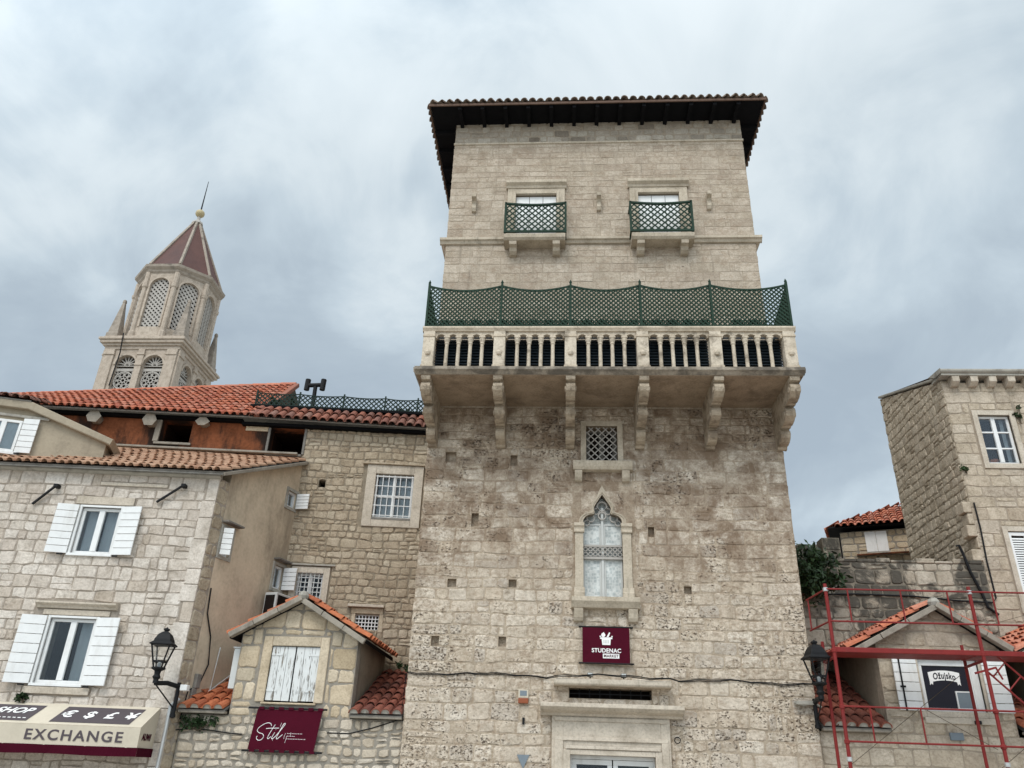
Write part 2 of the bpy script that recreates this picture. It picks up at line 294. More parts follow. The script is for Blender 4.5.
class MB:
    def __init__(s): s.V = []; s.F = []; s.I = []
    def add(s, vs, fs, m=0):
        b = len(s.V); s.V += [Vector(v) for v in vs]
        for f in fs: s.F.append([i + b for i in f]); s.I.append(m)
        return s
    def box(s, F, u0, u1, n0, n1, v0, v1, m=0):
        P = [F(u, n, v) for v in (v0, v1) for n in (n0, n1) for u in (u0, u1)]
        return s.add(P, [(0, 1, 5, 4), (2, 6, 7, 3), (0, 4, 6, 2), (1, 3, 7, 5), (4, 5, 7, 6), (0, 2, 3, 1)], m)
    def prism(s, F, poly, n0, n1, m=0):
        k = len(poly)
        P = [F(u, n0, v) for u, v in poly] + [F(u, n1, v) for u, v in poly]
        return s.add(P, [tuple(range(k)), tuple(range(2 * k - 1, k - 1, -1))] + [(i, (i + 1) % k, (i + 1) % k + k, i + k) for i in range(k)], m)
    def prof(s, F, pr, u0, u1, m=0):
        """profile in (n, v) run along u"""
        k = len(pr); P = [F(u0, n, v) for n, v in pr] + [F(u1, n, v) for n, v in pr]
        return s.add(P, [tuple(range(k)), tuple(range(2 * k - 1, k - 1, -1))] + [(i, (i + 1) % k, (i + 1) % k + k, i + k) for i in range(k)], m)
    def strip(s, F, inner, outer, n0, n1, m=0, closed=False):
        """band between two polylines of equal length, extruded n0..n1"""
        k = len(inner); P = []
        for (a, b) in zip(inner, outer): P += [F(a[0], n0, a[1]), F(b[0], n0, b[1]), F(b[0], n1, b[1]), F(a[0], n1, a[1])]
        fs = []
        for i in range(k if closed else k - 1):
            x, y = 4 * i, 4 * ((i + 1) % k)
            for q in range(4): fs.append((x + q, x + (q + 1) % 4, y + (q + 1) % 4, y + q))
        if not closed: fs += [(0, 1, 2, 3), (4 * k - 4, 4 * k - 1, 4 * k - 2, 4 * k - 3)]
        return s.add(P, fs, m)
    def bar(s, p, q, wd, h=None, m=0, side=None):
        p, q = Vector(p), Vector(q); d = (q - p).normalized(); h = h or wd
        a = side if side is not None else (Vector((0, 0, 1)) if abs(d.z) < 0.9 else Vector((1, 0, 0)))
        x = d.cross(a).normalized() * wd / 2; y = x.cross(d).normalized() * h / 2
        P = [c + sx * x + sy * y for c in (p, q) for sx, sy in ((-1, -1), (1, -1), (1, 1), (-1, 1))]
        return s.add(P, [(0, 3, 2, 1), (4, 5, 6, 7)] + [(i, (i + 1) % 4, (i + 1) % 4 + 4, i + 4) for i in range(4)], m)
    def tube(s, pts, r, k=8, m=0):
        pts = [Vector(p) for p in pts]; rings = []
        for i, p in enumerate(pts):
            d = (pts[min(i + 1, len(pts) - 1)] - pts[max(i - 1, 0)]).normalized()
            a = d.cross(Vector((0, 0, 1)) if abs(d.z) < 0.95 else Vector((1, 0, 0))).normalized(); b = d.cross(a)
            rr = r[i] if isinstance(r, (list, tuple)) else r
            rings.append([p + rr * (math.cos(2 * math.pi * j / k) * a + math.sin(2 * math.pi * j / k) * b) for j in range(k)])
        fs = [tuple(range(k)), tuple(range((len(pts) - 1) * k + k - 1, (len(pts) - 1) * k - 1, -1))]
        for i in range(len(pts) - 1):
            for j in range(k): fs.append((i * k + j, i * k + (j + 1) % k, (i + 1) * k + (j + 1) % k, (i + 1) * k + j))
        return s.add([v for rg in rings for v in rg], fs, m)
    def lathe(s, c, pr, k=10, m=0, rot=0.0, ax=None):
        c = Vector(c); P = []
        for r, z in pr:
            for j in range(k):
                a = 2 * math.pi * j / k + rot; P.append(c + Vector((r * math.cos(a), r * math.sin(a), z)))
        fs = [tuple(range(k - 1, -1, -1)), tuple(range((len(pr) - 1) * k, len(pr) * k))]
        for i in range(len(pr) - 1):
            for j in range(k): fs.append((i * k + j, i * k + (j + 1) % k, (i + 1) * k + (j + 1) % k, (i + 1) * k + j))
        return s.add(P, fs, m)
    def build(s, name, mats, parent=None, origin=None, bev=0.0, smooth=False):
        me = bpy.data.meshes.new(name); o = bpy.data.objects.new(name, me); COL.objects.link(o)
        if parent is not None: o.parent = parent; off = wloc(parent)
        elif origin is not None: o.location = origin; off = Vector(origin)
        else: off = Vector((0, 0, 0))
        me.from_pydata([tuple(v - off) for v in s.V], [], s.F)
        for x in (mats if isinstance(mats, (list, tuple)) else [mats]): me.materials.append(M[x])
        me.polygons.foreach_set('material_index', s.I)
        if smooth: me.polygons.foreach_set('use_smooth', [True] * len(me.polygons))
        me.update()
        if bev:
            b = o.modifiers.new('bevel', 'BEVEL'); b.width = bev; b.segments = 2; b.limit_method = 'ANGLE'; b.angle_limit = R(40)
        return o

def tag(o, label=None, cat=None, group=None, kind=None):
    if label: o['label'] = label
    if cat: o['category'] = cat
    if group: o['group'] = group
    if kind: o['kind'] = kind
    return o
def thing(name, loc, label, cat, group=None):
    o = bpy.data.objects.new(name, None); COL.objects.link(o); o.location = loc; o.empty_display_size = 0.2
    return tag(o, label, cat, group)
def text(body, size, parent, frame, m, name='lettering', align='CENTER', bold=0.0, shear=0.0, depth=0.004, warp=None, sx=1.0, space=1.0):
    """lettering as a mesh lying on the frame's u-v plane"""
    cu = bpy.data.curves.new(name, 'FONT'); cu.body = body; cu.size = size; cu.align_x = align; cu.align_y = 'CENTER'
    cu.offset = bold; cu.space_character = space; cu.shear = shear; cu.extrude = depth / 2; cu.resolution_u = 4
    to = bpy.data.objects.new(name, cu); COL.objects.link(to)
    bpy.context.view_layer.update()
    dg = bpy.context.evaluated_depsgraph_get()
    me = bpy.data.meshes.new_from_object(to.evaluated_get(dg))
    bpy.data.objects.remove(to); bpy.data.curves.remove(cu)
    off = wloc(parent)
    for v in me.vertices:
        x, y, z = v.co; x *= sx
        if warp: x, y = warp(x, y)
        v.co = frame(x, z + depth / 2, y) - off
    me.materials.clear(); me.materials.append(M[m]); me.name = name
    o = bpy.data.objects.new(name, me); COL.objects.link(o); o.parent = parent
    return o

# ---- masonry: every block is its own bevelled piece, laid in irregular courses, in one mesh
def clip_poly(poly, hps):
    for (a, b, c) in hps:                       # keep a*u + b*v <= c
        out = []
        for i in range(len(poly)):
            p, q = poly[i], poly[(i + 1) % len(poly)]
            dp, dq = a * p[0] + b * p[1] - c, a * q[0] + b * q[1] - c
            if dp <= 0: out.append(p)
            if (dp < 0 < dq) or (dq < 0 < dp):
                t = dp / (dp - dq); out.append((p[0] + t * (q[0] - p[0]), p[1] + t * (q[1] - p[1])))
        poly = out
        if len(poly) < 3: return []
    return poly
def subtract(rects, h):
    out = []
    for (a, b, c, d) in rects:
        e, f, g, k = h
        if e >= b or f <= a or g >= d or k <= c: out.append((a, b, c, d)); continue
        if e > a: out.append((a, e, c, d))
        if f < b: out.append((f, b, c, d))
        x0, x1 = max(a, e), min(b, f)
        if g > c: out.append((x0, x1, c, g))
        if k < d: out.append((x0, x1, k, d))
    return out
def masonry(name, parent, F, u0, u1, v0, v1, mats, hr=(0.18, 0.3), wr=(0.25, 0.6), gap=0.012, d=0.012, bv=0.01, chamfer=0.02, jit=0.008,
            holes=(), clip=(), thick=0.35, puff=0.0, wob=0.012, ext=0.0, split=0.06, skip=(), rnd=None, quoin=None):
    rg = random.Random(rnd if rnd is not None else zlib.crc32(name.encode()) % 1000)
    mb = MB()
    # backing slab with the real openings
    us = sorted({u0, u1, *[x for h in holes for x in h[:2] if u0 < x < u1]}); vs = sorted({v0, v1, *[x for h in holes for x in h[2:4] if v0 < x < v1]})
    for i in range(len(us) - 1):
        for j in range(len(vs) - 1):
            cu, cv_ = (us[i] + us[i + 1]) / 2, (vs[j] + vs[j + 1]) / 2
            if any(h[0] < cu < h[1] and h[2] < cv_ < h[3] for h in holes): continue
            pl = clip_poly([(us[i], vs[j]), (us[i + 1], vs[j]), (us[i + 1], vs[j + 1]), (us[i], vs[j + 1])], clip)
            if len(pl) >= 3: mb.prism(F, pl, 0, -thick, 1)
    ph = [rg.uniform(0, 6.28) for _ in range(400)]
    def line(r, v, u):
        if r == 0 or v >= v1 - 1e-6: return v
        return v + wob * (math.sin(u * 1.7 + ph[r]) + 0.7 * math.sin(u * 4.3 + ph[r + 1] * 2))
    v = v0; r = 0; lines = [v0]
    while v < v1 - 1e-6:
        h = rg.uniform(*hr)
        if v + h > v1 - hr[0] * 0.7: h = v1 - v
        v += h; lines.append(v)
    solid = list(holes) + list(skip)
    for r in range(len(lines) - 1):
        a, b = lines[r], lines[r + 1]; u = u0 - ext
        sc = 0.75 + 0.25 * (b - a) / hr[1]
        first = True
        while u < u1 + ext - 1e-6:
            wd = rg.uniform(*wr) * sc
            if quoin and first: wd = quoin * (1.0 if r % 2 else 1.7)
            first = False
            if u + wd > u1 + ext - wr[0] * 0.6: wd = u1 + ext - u
            elif quoin and u + wd > u1 + ext - quoin * 2.0 and (u1 + ext - u) > quoin * 1.2: wd = max(wr[0] * 0.5, u1 + ext - u - quoin * (1.0 if r % 2 else 1.7))
            rs = [(u, u + wd, a, b)]
            if rg.random() < split and wd > 0.2: m_ = a + (b - a) * rg.uniform(0.4, 0.6); rs = [(u, u + wd, a, m_), (u, u + wd, m_, b)]
            for h in solid: rs = subtract(rs, h)
            for (x0, x1, y0, y1) in rs:
                if x1 - x0 < 0.05 or y1 - y0 < 0.04: continue
                g = gap / 2
                jj = lambda: rg.uniform(-jit, jit)
                def lv(uu, vv): return line(r, vv, uu) if abs(vv - a) < 1e-6 else (line(r + 1, vv, uu) if abs(vv - b) < 1e-6 else vv)
                c_ = min(chamfer, (x1 - x0) * 0.3, (y1 - y0) * 0.3)
                cs = [c_ * rg.uniform(0.3, 1.6) for _ in range(4)]; cs = [min(q, (x1 - x0) * 0.42, (y1 - y0) * 0.42) for q in cs]
                X0, X1 = x0 + g, x1 - g
                pts = [(X0, lv(X0, y0) + g + cs[0]), (X0 + cs[0], lv(X0, y0) + g), ((X0 + X1) / 2, lv((X0 + X1) / 2, y0) + g), (X1 - cs[1], lv(X1, y0) + g), (X1, lv(X1, y0) + g + cs[1]),
                       (X1, lv(X1, y1) - g - cs[2]), (X1 - cs[2], lv(X1, y1) - g), ((X0 + X1) / 2, lv((X0 + X1) / 2, y1) - g), (X0 + cs[3], lv(X0, y1) - g), (X0, lv(X0, y1) - g - cs[3])]
                pts = [(p + jj(), q + jj()) for p, q in pts]
                pts = clip_poly(pts, clip)
                if len(pts) < 3: continue
                k = len(pts); cx, cy = sum(p[0] for p in pts) / k, sum(p[1] for p in pts) / k
                sz = max(0.03, min(x1 - x0, y1 - y0)); f1 = max(0.3, 1 - 2 * bv / sz)
                dd = d * rg.uniform(0.55, 1.35)
                tl = (rg.uniform(-1, 1) * d * 0.25, rg.uniform(-1, 1) * d * 0.25)
                P = [F(p, -0.003, q) for p, q in pts] + [F(cx + (p - cx) * f1, dd + tl[0] * (1 if p > cx else -1) + tl[1] * (1 if q > cy else -1), cy + (q - cy) * f1) for p, q in pts]
                fs = [(i, (i + 1) % k, (i + 1) % k + k, i + k) for i in range(k)]
                if puff:
                    P.append(F(cx + jj(), dd + puff * rg.uniform(0.6, 1.3), cy + jj()))
                    fs += [(k + i, k + (i + 1) % k, 2 * k) for i in range(k)]
                else: fs.append(tuple(range(k, 2 * k)))
                mb.add(P, fs, 0)
            u += wd
    return mb.build(name, mats, parent)

# ---- canal tiles on a four-cornered slope
def tiles(name, parent, eL, eR, tL, tR, m='tile_new', pitch=0.21, course=0.34, r=0.085, fill=False, bed='cement_dk', inside=None, overhang=0.05, seg=6, label=None):
    eL, eR, tL, tR = map(Vector, (eL, eR, tL, tR)); rg = random.Random(zlib.crc32(name.encode()) % 997 + int(eL.x * 10) % 91)
    nrm = (eR - eL).cross(tL - eL).normalized()
    if nrm.z < 0: nrm = -nrm
    n = max(2, round((eR - eL).length / pitch)); length = max((tL - eL).length, (tR - eR).length); c = max(1, round(length / course))
    mb = MB()
    at = lambda a, b: (eL * (1 - a) + eR * a) * (1 - b) + (tL * (1 - a) + tR * a) * b
    th = 0.03
    q = [at(0, 0), at(1, 0), at(1, 1), at(0, 1)]
    if inside is None:
        G_ = 8; gp = [at(x / G_, y / G_) - nrm * k for k in (0.005, 0.005 + th) for y in range(G_ + 1) for x in range(G_ + 1)]; N1 = G_ + 1; O = N1 * N1
        mb.add(gp, [(y * N1 + x, y * N1 + x + 1, (y + 1) * N1 + x + 1, (y + 1) * N1 + x) for y in range(G_) for x in range(G_)] + [(O + y * N1 + x, O + (y + 1) * N1 + x, O + (y + 1) * N1 + x + 1, O + y * N1 + x + 1) for y in range(G_) for x in range(G_)]
               + [(x, O + x, O + x + 1, x + 1) for x in range(G_)], 1)
    for i in range(n):
        for j in range(c):
            a = (i + 0.5) / n; b0 = j / c; b1 = (j + 1.18) / c
            if inside and not inside(a, (b0 + b1) / 2): continue
            ja = rg.uniform(-0.006, 0.006)
            p0, p1 = at(a, b0), at(a, b1); dr = (p1 - p0).normalized(); sd = dr.cross(nrm).normalized()
            p0 = p0 - dr * (overhang + rg.uniform(-0.015, 0.02) if j == 0 else rg.uniform(-0.03, 0.03)) + sd * (ja + rg.uniform(-.008, .008)) + nrm * rg.uniform(0.0, 0.014); p1 = p1 + sd * rg.uniform(-.012, .012)
            r0, r1 = r * 1.08, r * 0.84
            P = []; fs = []
            for (pp, rr, lift) in ((p0, r0, 0.028), (p1, r1, 0.006)):
                for t_ in (1.0, 0.82):
                    for k in range(seg + 1):
                        an = math.pi * k / seg; P.append(pp + sd * math.cos(an) * rr * t_ + nrm * (math.sin(an) * rr * 0.92 * t_ + lift))
            s1 = seg + 1
            for k in range(seg):
                fs += [(k, k + 1, 2 * s1 + k + 1, 2 * s1 + k), (s1 + k, 3 * s1 + k, 3 * s1 + k + 1, s1 + k + 1), (k, s1 + k, s1 + k + 1, k + 1)]
            mb.add(P, fs, 0)
            if fill and j == 0:
                mb.add([p0 + dr * 0.02 + sd * math.cos(math.pi * k / seg) * r0 * 0.85 + nrm * (math.sin(math.pi * k / seg) * r0 * 0.8 + 0.02) for k in range(seg + 1)], [tuple(range(seg + 1))], 2)
            # the channel tile between two covers
            if i < n - 1:
                a2 = (i + 1.0) / n; w0, w1 = at(a2, b0), at(a2, b1); P = []
                w0 = w0 - dr * (overhang * 0.8 if j == 0 else 0)
                for (pp, rr, lift) in ((w0, r * 0.8, 0.032), (w1, r * 0.95, 0.018)):
                    for k in range(5): an = math.pi * k / 4; P.append(pp + sd * math.cos(an) * rr - nrm * (math.sin(an) * rr * 0.45 - lift - 0.03))
                mb.add(P, [(k, k + 1, 6 + k, 5 + k) for k in range(4)], 0)
    o = mb.build(name, [m, bed, 'cement'], parent)
    return o

# ---- diagonal lattice inside an outline given as inside(u, v)
def lattice(mb, F, inside, bb, sp=0.11, wd=0.022, n0=0.0, t=0.012, m=0, step=0.015):
    u0, u1, v0, v1 = bb
    for s_, lay in ((1, 0), (-1, 1)):
        c = u0 - (v1 - v0) - sp
        while c < u1 + (v1 - v0) + sp:
            run = None; v = v0
            while v <= v1 + step:
                u = c + s_ * (v - v0) + (0 if s_ == 1 else 0)
                ok = v <= v1 and u0 <= u <= u1 and inside(u, v)
                if ok and run is None: run = (u, v)
                if ok: last = (u, v)
                if not ok and run is not None:
                    if last[1] - run[1] > 0.02:
                        na = n0 + lay * t
                        mb.bar(F(run[0], na, run[1]), F(last[0], na, last[1]), wd, t, m, side=F.n)
                    run = None
                v += step
            c += sp

# ---- windows
def pane_grid(mb, F, u0, u1, v0, v1, nb, cols, rows, fw_, mull, depth=0.06, m=0):
    mb.box(F, u0, u1, nb, nb + depth, v0, v0 + fw_, m); mb.box(F, u0, u1, nb, nb + depth, v1 - fw_, v1, m)
    mb.box(F, u0, u0 + fw_, nb, nb + depth, v0 + fw_, v1 - fw_, m); mb.box(F, u1 - fw_, u1, nb, nb + depth, v0 + fw_, v1 - fw_, m)
    for i in range(1, cols):
        x = u0 + (u1 - u0) * i / cols; mb.box(F, x - mull, x + mull, nb + 0.004, nb + depth + 0.008, v0 + fw_, v1 - fw_, m)
    for j in range(1, rows):
        y = v0 + (v1 - v0) * j / rows; mb.box(F, u0 + fw_, u1 - fw_, nb + 0.006, nb + depth - 0.006, y - 0.018, y + 0.018, m)
def recess(F, u0, u1, v0, v1, parent, nb, depth=0.5, m='dark'):
    b = MB(); b.box(F, u0 - 0.02, u1 + 0.02, nb - depth, nb - depth + 0.02, v0 - 0.02, v1 + 0.02)
    for (a, c, e, f) in ((u0 - 0.04, u0 - 0.02, v0 - 0.02, v1 + 0.02), (u1 + 0.02, u1 + 0.04, v0 - 0.02, v1 + 0.02), (u0 - 0.04, u1 + 0.04, v0 - 0.04, v0 - 0.02), (u0 - 0.04, u1 + 0.04, v1 + 0.02, v1 + 0.04)):
        b.box(F, a, c, nb - depth, nb, e, f)
    return b.build('dark_box', m, parent)  # dark box added behind the opening to stop light leaking in
def curtain(F, u0, u1, v0, v1, n, parent, m='curtain', amp=0.018, name='curtain'):
    b = MB(); k = max(8, int((u1 - u0) / 0.03)); P = []
    for i in range(k + 1):
        u = u0 + (u1 - u0) * i / k; nn = n + amp * math.sin(i * 1.3) + amp * 0.5 * math.sin(i * 2.9)
        P += [F(u, nn, v0), F(u, nn, v1)]
    b.add(P, [(2 * i, 2 * i + 2, 2 * i + 3, 2 * i + 1) for i in range(k)])
    return b.build(name, m, parent, smooth=True)
def casement(parent, F, u0, u1, v0, v1, nb=-0.14, cols=2, rows=1, m='white', fw_=0.05, mull=0.045, cur=None, glass='glass', name='window'):
    b = MB(); pane_grid(b, F, u0, u1, v0, v1, nb, cols, rows, fw_, mull)
    wn = b.build(name, m, parent, bev=0.006)
    g = MB(); g.box(F, u0 + fw_, u1 - fw_, nb + 0.018, nb + 0.026, v0 + fw_, v1 - fw_); g.build('pane', glass, wn)
    recess(F, u0, u1, v0, v1, wn, nb - 0.01)
    for c in (cur or []): curtain(F, c[0], c[1], v0 + 0.03, v1 - 0.03, nb - 0.09, wn)
    return wn
def board_shutter(parent, F, u0, u1, v0, v1, n0, swing=0.0, hinge='l', m='white', planks=6, name='shutter', hinges=True):
    """a boarded leaf of horizontal planks; swing tilts its free edge off the wall (degrees)"""
    hu = u0 if hinge == 'l' else u1; sg = 1 if hinge == 'l' else -1; wd = u1 - u0
    c, q = math.cos(R(swing)), math.sin(R(swing))
    o = F(hu, n0, 0); uax = (F.u * c + F.n * q) if sg == 1 else (F.u * c - F.n * q)
    G = Ax(o, uax, F.v)
    a, e = (0, wd) if sg == 1 else (-wd, 0)
    b = MB(); h = (v1 - v0) / planks
    for i in range(planks): b.box(G, a, e, 0, 0.03, v0 + i * h + 0.005, v0 + (i + 1) * h - 0.005)
    for x in (0.07, wd - 0.12): b.box(G, a + x, a + x + 0.06, -0.014, 0.001, v0 + 0.02, v1 - 0.02)
    s_ = b.build(name, m, parent, bev=0.004)
    if hinges:
        k = MB(); x = a + wd * (0.25 if sg == 1 else 0.75)
        k.box(G, x - 0.06, x + 0.05, 0.031, 0.05, v0 - 0.035, v0 - 0.008); k.build('shutter_catch', 'black', s_)
    return s_
def surround(mb, F, u0, u1, v0, v1, wd, n0, n1, m=0, bottom=True):
    mb.box(F, u0 - wd, u0, n0, n1, v0 - (wd if bottom else 0), v1 + wd, m); mb.box(F, u1, u1 + wd, n0, n1, v0 - (wd if bottom else 0), v1 + wd, m)
    mb.box(F, u0, u1, n0, n1 - 0.003, v1, v1 + wd, m)
    if bottom: mb.box(F, u0, u1, n0, n1 - 0.003, v0 - wd, v0, m)

# ------------------------------------------------------------------ ground
g = MB(); g.box(W0, -900, 900, -900, 900, GZ - 0.5, GZ); tag(g.build('pavement', 'pave'), kind='structure')

# ================================================================== THE TOWER
TX0, TX1, TY, TYB, TZ = -2.83, 4.38, 15.0, 23.0, 16.72
tower = thing('stone_tower', (0.78, 15, GZ), 'tall square limestone tower with overhanging dark eaves and a long stone balcony', 'tower')
TF = Fr(0, TY)                                   # u = x
holes = [(-1.83, -1.69, 6.05, 6.32), (-2.44, -2.22, 7.40, 7.62), (-1.10, -0.96, 7.33, 7.56), (-2.22, -2.05, 4.86, 5.02), (-1.05, -0.90, 4.88, 5.03), (2.24, 2.38, 4.83, 4.97), (1.62, 1.74, 5.90, 6.10),
         (-2.45, -2.30, 3.78, 3.96), (-1.20, -1.06, 3.80, 3.98)]
W_VENT = (0.44, 1.08, 7.42, 8.22); W_GOTH = (0.36, 1.13, 4.72, 6.78); W_GRILL = (0.10, 1.56, 2.96, 3.13); W_DOOR = (0.12, 1.57, GZ, 2.05)
wh = holes + [W_VENT, W_GOTH, W_GRILL, W_DOOR]
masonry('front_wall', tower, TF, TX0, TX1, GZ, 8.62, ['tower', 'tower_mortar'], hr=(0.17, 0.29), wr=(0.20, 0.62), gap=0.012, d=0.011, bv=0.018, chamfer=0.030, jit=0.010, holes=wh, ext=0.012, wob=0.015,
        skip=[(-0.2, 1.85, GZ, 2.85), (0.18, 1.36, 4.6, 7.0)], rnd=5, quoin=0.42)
W_A = (-1.20, -0.22, 12.9, 14.30); W_B = (1.73, 2.70, 12.9, 14.30)
masonry('upper_wall', tower, TF, TX0 + 0.02, TX1 - 0.02, 8.62, 16.0, ['tower_hi', 'hi_mortar'], hr=(0.15, 0.26), wr=(0.22, 0.70), gap=0.006, d=0.006, bv=0.008, chamfer=0.012, jit=0.006, holes=[W_A, W_B], ext=0.01,
        wob=0.01, rnd=8, quoin=0.38)
masonry('band', tower, TF, TX0 + 0.02, TX1 - 0.02, 16.0, TZ, ['band', 'hi_mortar'], hr=(0.13, 0.2), wr=(0.18, 0.45), gap=0.02, d=0.012, bv=0.012, chamfer=0.03, jit=0.014, ext=0.01, rnd=3)
for a, x, nm in ((90, TX1, 'side_wall'), (-90, TX0, 'side_wall')):
    SF = Fr(x, TY if a == 90 else TYB, a)
    masonry(nm, tower, SF, 0.352 if a == 90 else 0.0, 8.0 if a == 90 else 8.0 - 0.352, GZ, TZ, ['tower_hi', 'hi_mortar'], hr=(0.24, 0.36), wr=(0.4, 0.95), gap=0.012, d=0.008, bv=0.01, chamfer=0.02, rnd=4)
b = MB(); b.box(W0, TX0 + 0.36, TX1 - 0.36, -TYB, -TYB + 0.35, GZ, TZ); b.build('rear_wall', 'tower_hi', tower)
b = MB(); b.box(W0, TX0 + 0.36, TX1 - 0.36, -TYB + 0.36, -TY - 0.37, 16.5, 16.6); b.build('ceiling', 'wood_dk', tower)
for (a, e, c, d_) in holes: b = MB(); b.box(TF, a - 0.02, e + 0.02, -0.33, -0.11, c - 0.02, d_ + 0.02); b.build('putlog_filling', 'tower_mortar', tower)
# string course on three sides
sc_pr = [(0, 12.83), (0.05, 12.84), (0.08, 12.90), (0.12, 12.92), (0.12, 12.985), (0, 13.01)]
b = MB(); b.prof(TF, sc_pr, TX0 - 0.12, TX1 + 0.12); b.prof(Fr(TX1, TY, 90), sc_pr, 0.0, 8); b.prof(Fr(TX0, TYB, -90), sc_pr, 0, 8.0); b.build('string_course', 'carved', tower, bev=0.006)
b = MB(); b.prof(TF, [(0, 15.93), (0.035, 15.94), (0.035, 15.99), (0, 16.0)], TX0, TX1); b.build('string_course', 'carved', tower)
# roof: hipped, canal tiles, deep dark soffit with rafters
EX0, EX1, EY0, EY1, EZ = -3.40, 4.83, 14.33, 23.7, 16.66
roof = MB(); ax0, ax1 = 0.715 - 0.3, 0.715 + 0.3; RZ = EZ + 1.35
roof.add([(EX0, EY0, EZ), (EX1, EY0, EZ), (EX1, EY1, EZ), (EX0, EY1, EZ), (ax0, 18.4, RZ), (ax0, 19.4, RZ)], [(0, 1, 4), (1, 2, 5, 4), (2, 3, 5), (3, 0, 4, 5)])
roof.add([(EX0 + 0.02, EY0 + 0.02, EZ - 0.035), (EX1 - 0.02, EY0 + 0.02, EZ - 0.035), (EX1 - 0.02, EY1 - 0.02, EZ - 0.035), (EX0 + 0.02, EY1 - 0.02, EZ - 0.035)], [(3, 2, 1, 0)])
rf = roof.build('roof', ['wood_dk'], tower)
tiles('roof_tile', rf, (EX0, EY0, EZ + 0.01), (EX1, EY0, EZ + 0.01), (EX0 + 0.9, EY0 + 1.0, EZ + 0.36), (EX1 - 0.9, EY0 + 1.0, EZ + 0.36), 'tile_eave', pitch=0.205, course=0.38, r=0.085, overhang=0.05)
tiles('roof_tile', rf, (EX1, EY0, EZ + 0.01), (EX1, EY1, EZ + 0.01), (EX1 - 1.0, EY0 + 0.9, EZ + 0.36), (EX1 - 1.0, EY1 - 0.9, EZ + 0.36), 'tile_eave', pitch=0.205, course=0.38, r=0.085, overhang=0.05)
tiles('roof_tile', rf, (EX0, EY1, EZ + 0.01), (EX0, EY0, EZ + 0.01), (EX0 + 1.0, EY1 - 0.9, EZ + 0.36), (EX0 + 1.0, EY0 + 0.9, EZ + 0.36), 'tile_eave', pitch=0.205, course=0.38, r=0.085, overhang=0.05)
b = MB()
b.box(W0, EX0, EX1, -EY0, -EY0 + 0.03, EZ - 0.06, EZ + 0.005); b.box(W0, EX0 - 0.03, EX0, -EY1, -EY0 + 0.03, EZ - 0.06, EZ + 0.004); b.box(W0, EX1, EX1 + 0.03, -EY1, -EY0 + 0.03, EZ - 0.06, EZ + 0.004)
b.build('fascia', 'fascia', rf)
for i in range(13):
    x = TX0 + 0.18 + i * (TX1 - TX0 - 0.36) / 12
    b = MB(); b.box(W0, x - 0.045, x + 0.045, -TY - 0.1, -EY0 - 0.02, EZ - 0.145, EZ - 0.04); b.build('rafter', 'wood_dk', rf)
for i in range(12):
    y = TY + 0.2 + i * 0.68
    for x0, x1 in ((EX0 + 0.02, TX0), (TX1, EX1 - 0.02)):
        b = MB(); b.box(W0, x0, x1, -y - 0.045, -y + 0.045, EZ - 0.145, EZ - 0.04); b.build('rafter', 'wood_dk', rf)

# upper windows with cornice, sill on brackets, white inner shutters
def tower_window(u0, u1, cu):
    b = MB(); o0, o1 = u0 - 0.2, u1 + 0.2
    b.box(TF, o0, u0, 0.0, 0.06, 12.88, 14.47); b.box(TF, u1, o1, 0.0, 0.06, 12.88, 14.47); b.box(TF, u0, u1, 0.0, 0.057, 14.30, 14.47)
    b.box(TF, u0 - 0.07, u0, 0.06, 0.085, 12.88, 14.37); b.box(TF, u1, u1 + 0.07, 0.06, 0.085, 12.88, 14.37); b.box(TF, u0, u1, 0.057, 0.083, 14.30, 14.37)
    b.prof(TF, [(0, 14.47), (0.08, 14.47), (0.10, 14.53), (0.17, 14.58), (0.17, 14.66), (0, 14.70)], o0 - 0.04, o1 + 0.04)
    wn = b.build('window', 'carved', tower, bev=0.006)
    b = MB(); b.prof(TF, [(0, 12.71), (0.34, 12.72), (0.39, 12.77), (0.41, 12.86), (0, 12.88)], o0 - 0.02, o1 + 0.02); b.build('sill', 'carved', wn, bev=0.008)
    for c in (o0 + 0.19, o1 - 0.19):
        b = MB(); b.prof(TF, [(0.0, 12.47), (0.10, 12.48), (0.18, 12.53), (0.22, 12.60), (0.32, 12.63), (0.34, 12.71), (0, 12.71)], c - 0.085, c + 0.085); b.build('bracket', 'carved', wn, bev=0.006)
    for i in range(3):
        b = MB(); a = u0 + (u1 - u0) * i / 3; e = u0 + (u1 - u0) * (i + 1) / 3
        b.box(TF, a + 0.006, e - 0.006, -0.05, -0.015, 12.9, 14.27); b.box(TF, a + 0.07, e - 0.07, -0.015, -0.008, 13.7, 14.15); b.box(TF, a + 0.07, e - 0.07, -0.015, -0.008, 13.0, 13.6)
        b.build('shutter', 'white', wn, bev=0.004)
    recess(TF, u0, u1, 12.9, 14.3, wn, -0.16)
tower_window(-1.20, -0.22, 0); tower_window(1.73, 2.70, 0)
for u in (-2.20, 0.79, 3.38):
    b = MB(); b.prof(TF, [(0, 13.78), (0.07, 13.79), (0.11, 13.87), (0.09, 14.0), (0.13, 14.06), (0.24, 14.10), (0.24, 14.20), (0, 14.21)], u - 0.05, u + 0.05); b.build('stone_hook', 'carved', tower, bev=0.008)
for x, y, z, a in ((TX1, 15.8, 13.95, 90), (TX0, 16.2, 13.4, -90)):
    b = MB(); b.box(Fr(x, y, a), -0.1, 0.1, 0, 0.2, z, z + 0.28); b.build('stone_hook', 'carved', tower, bev=0.02)
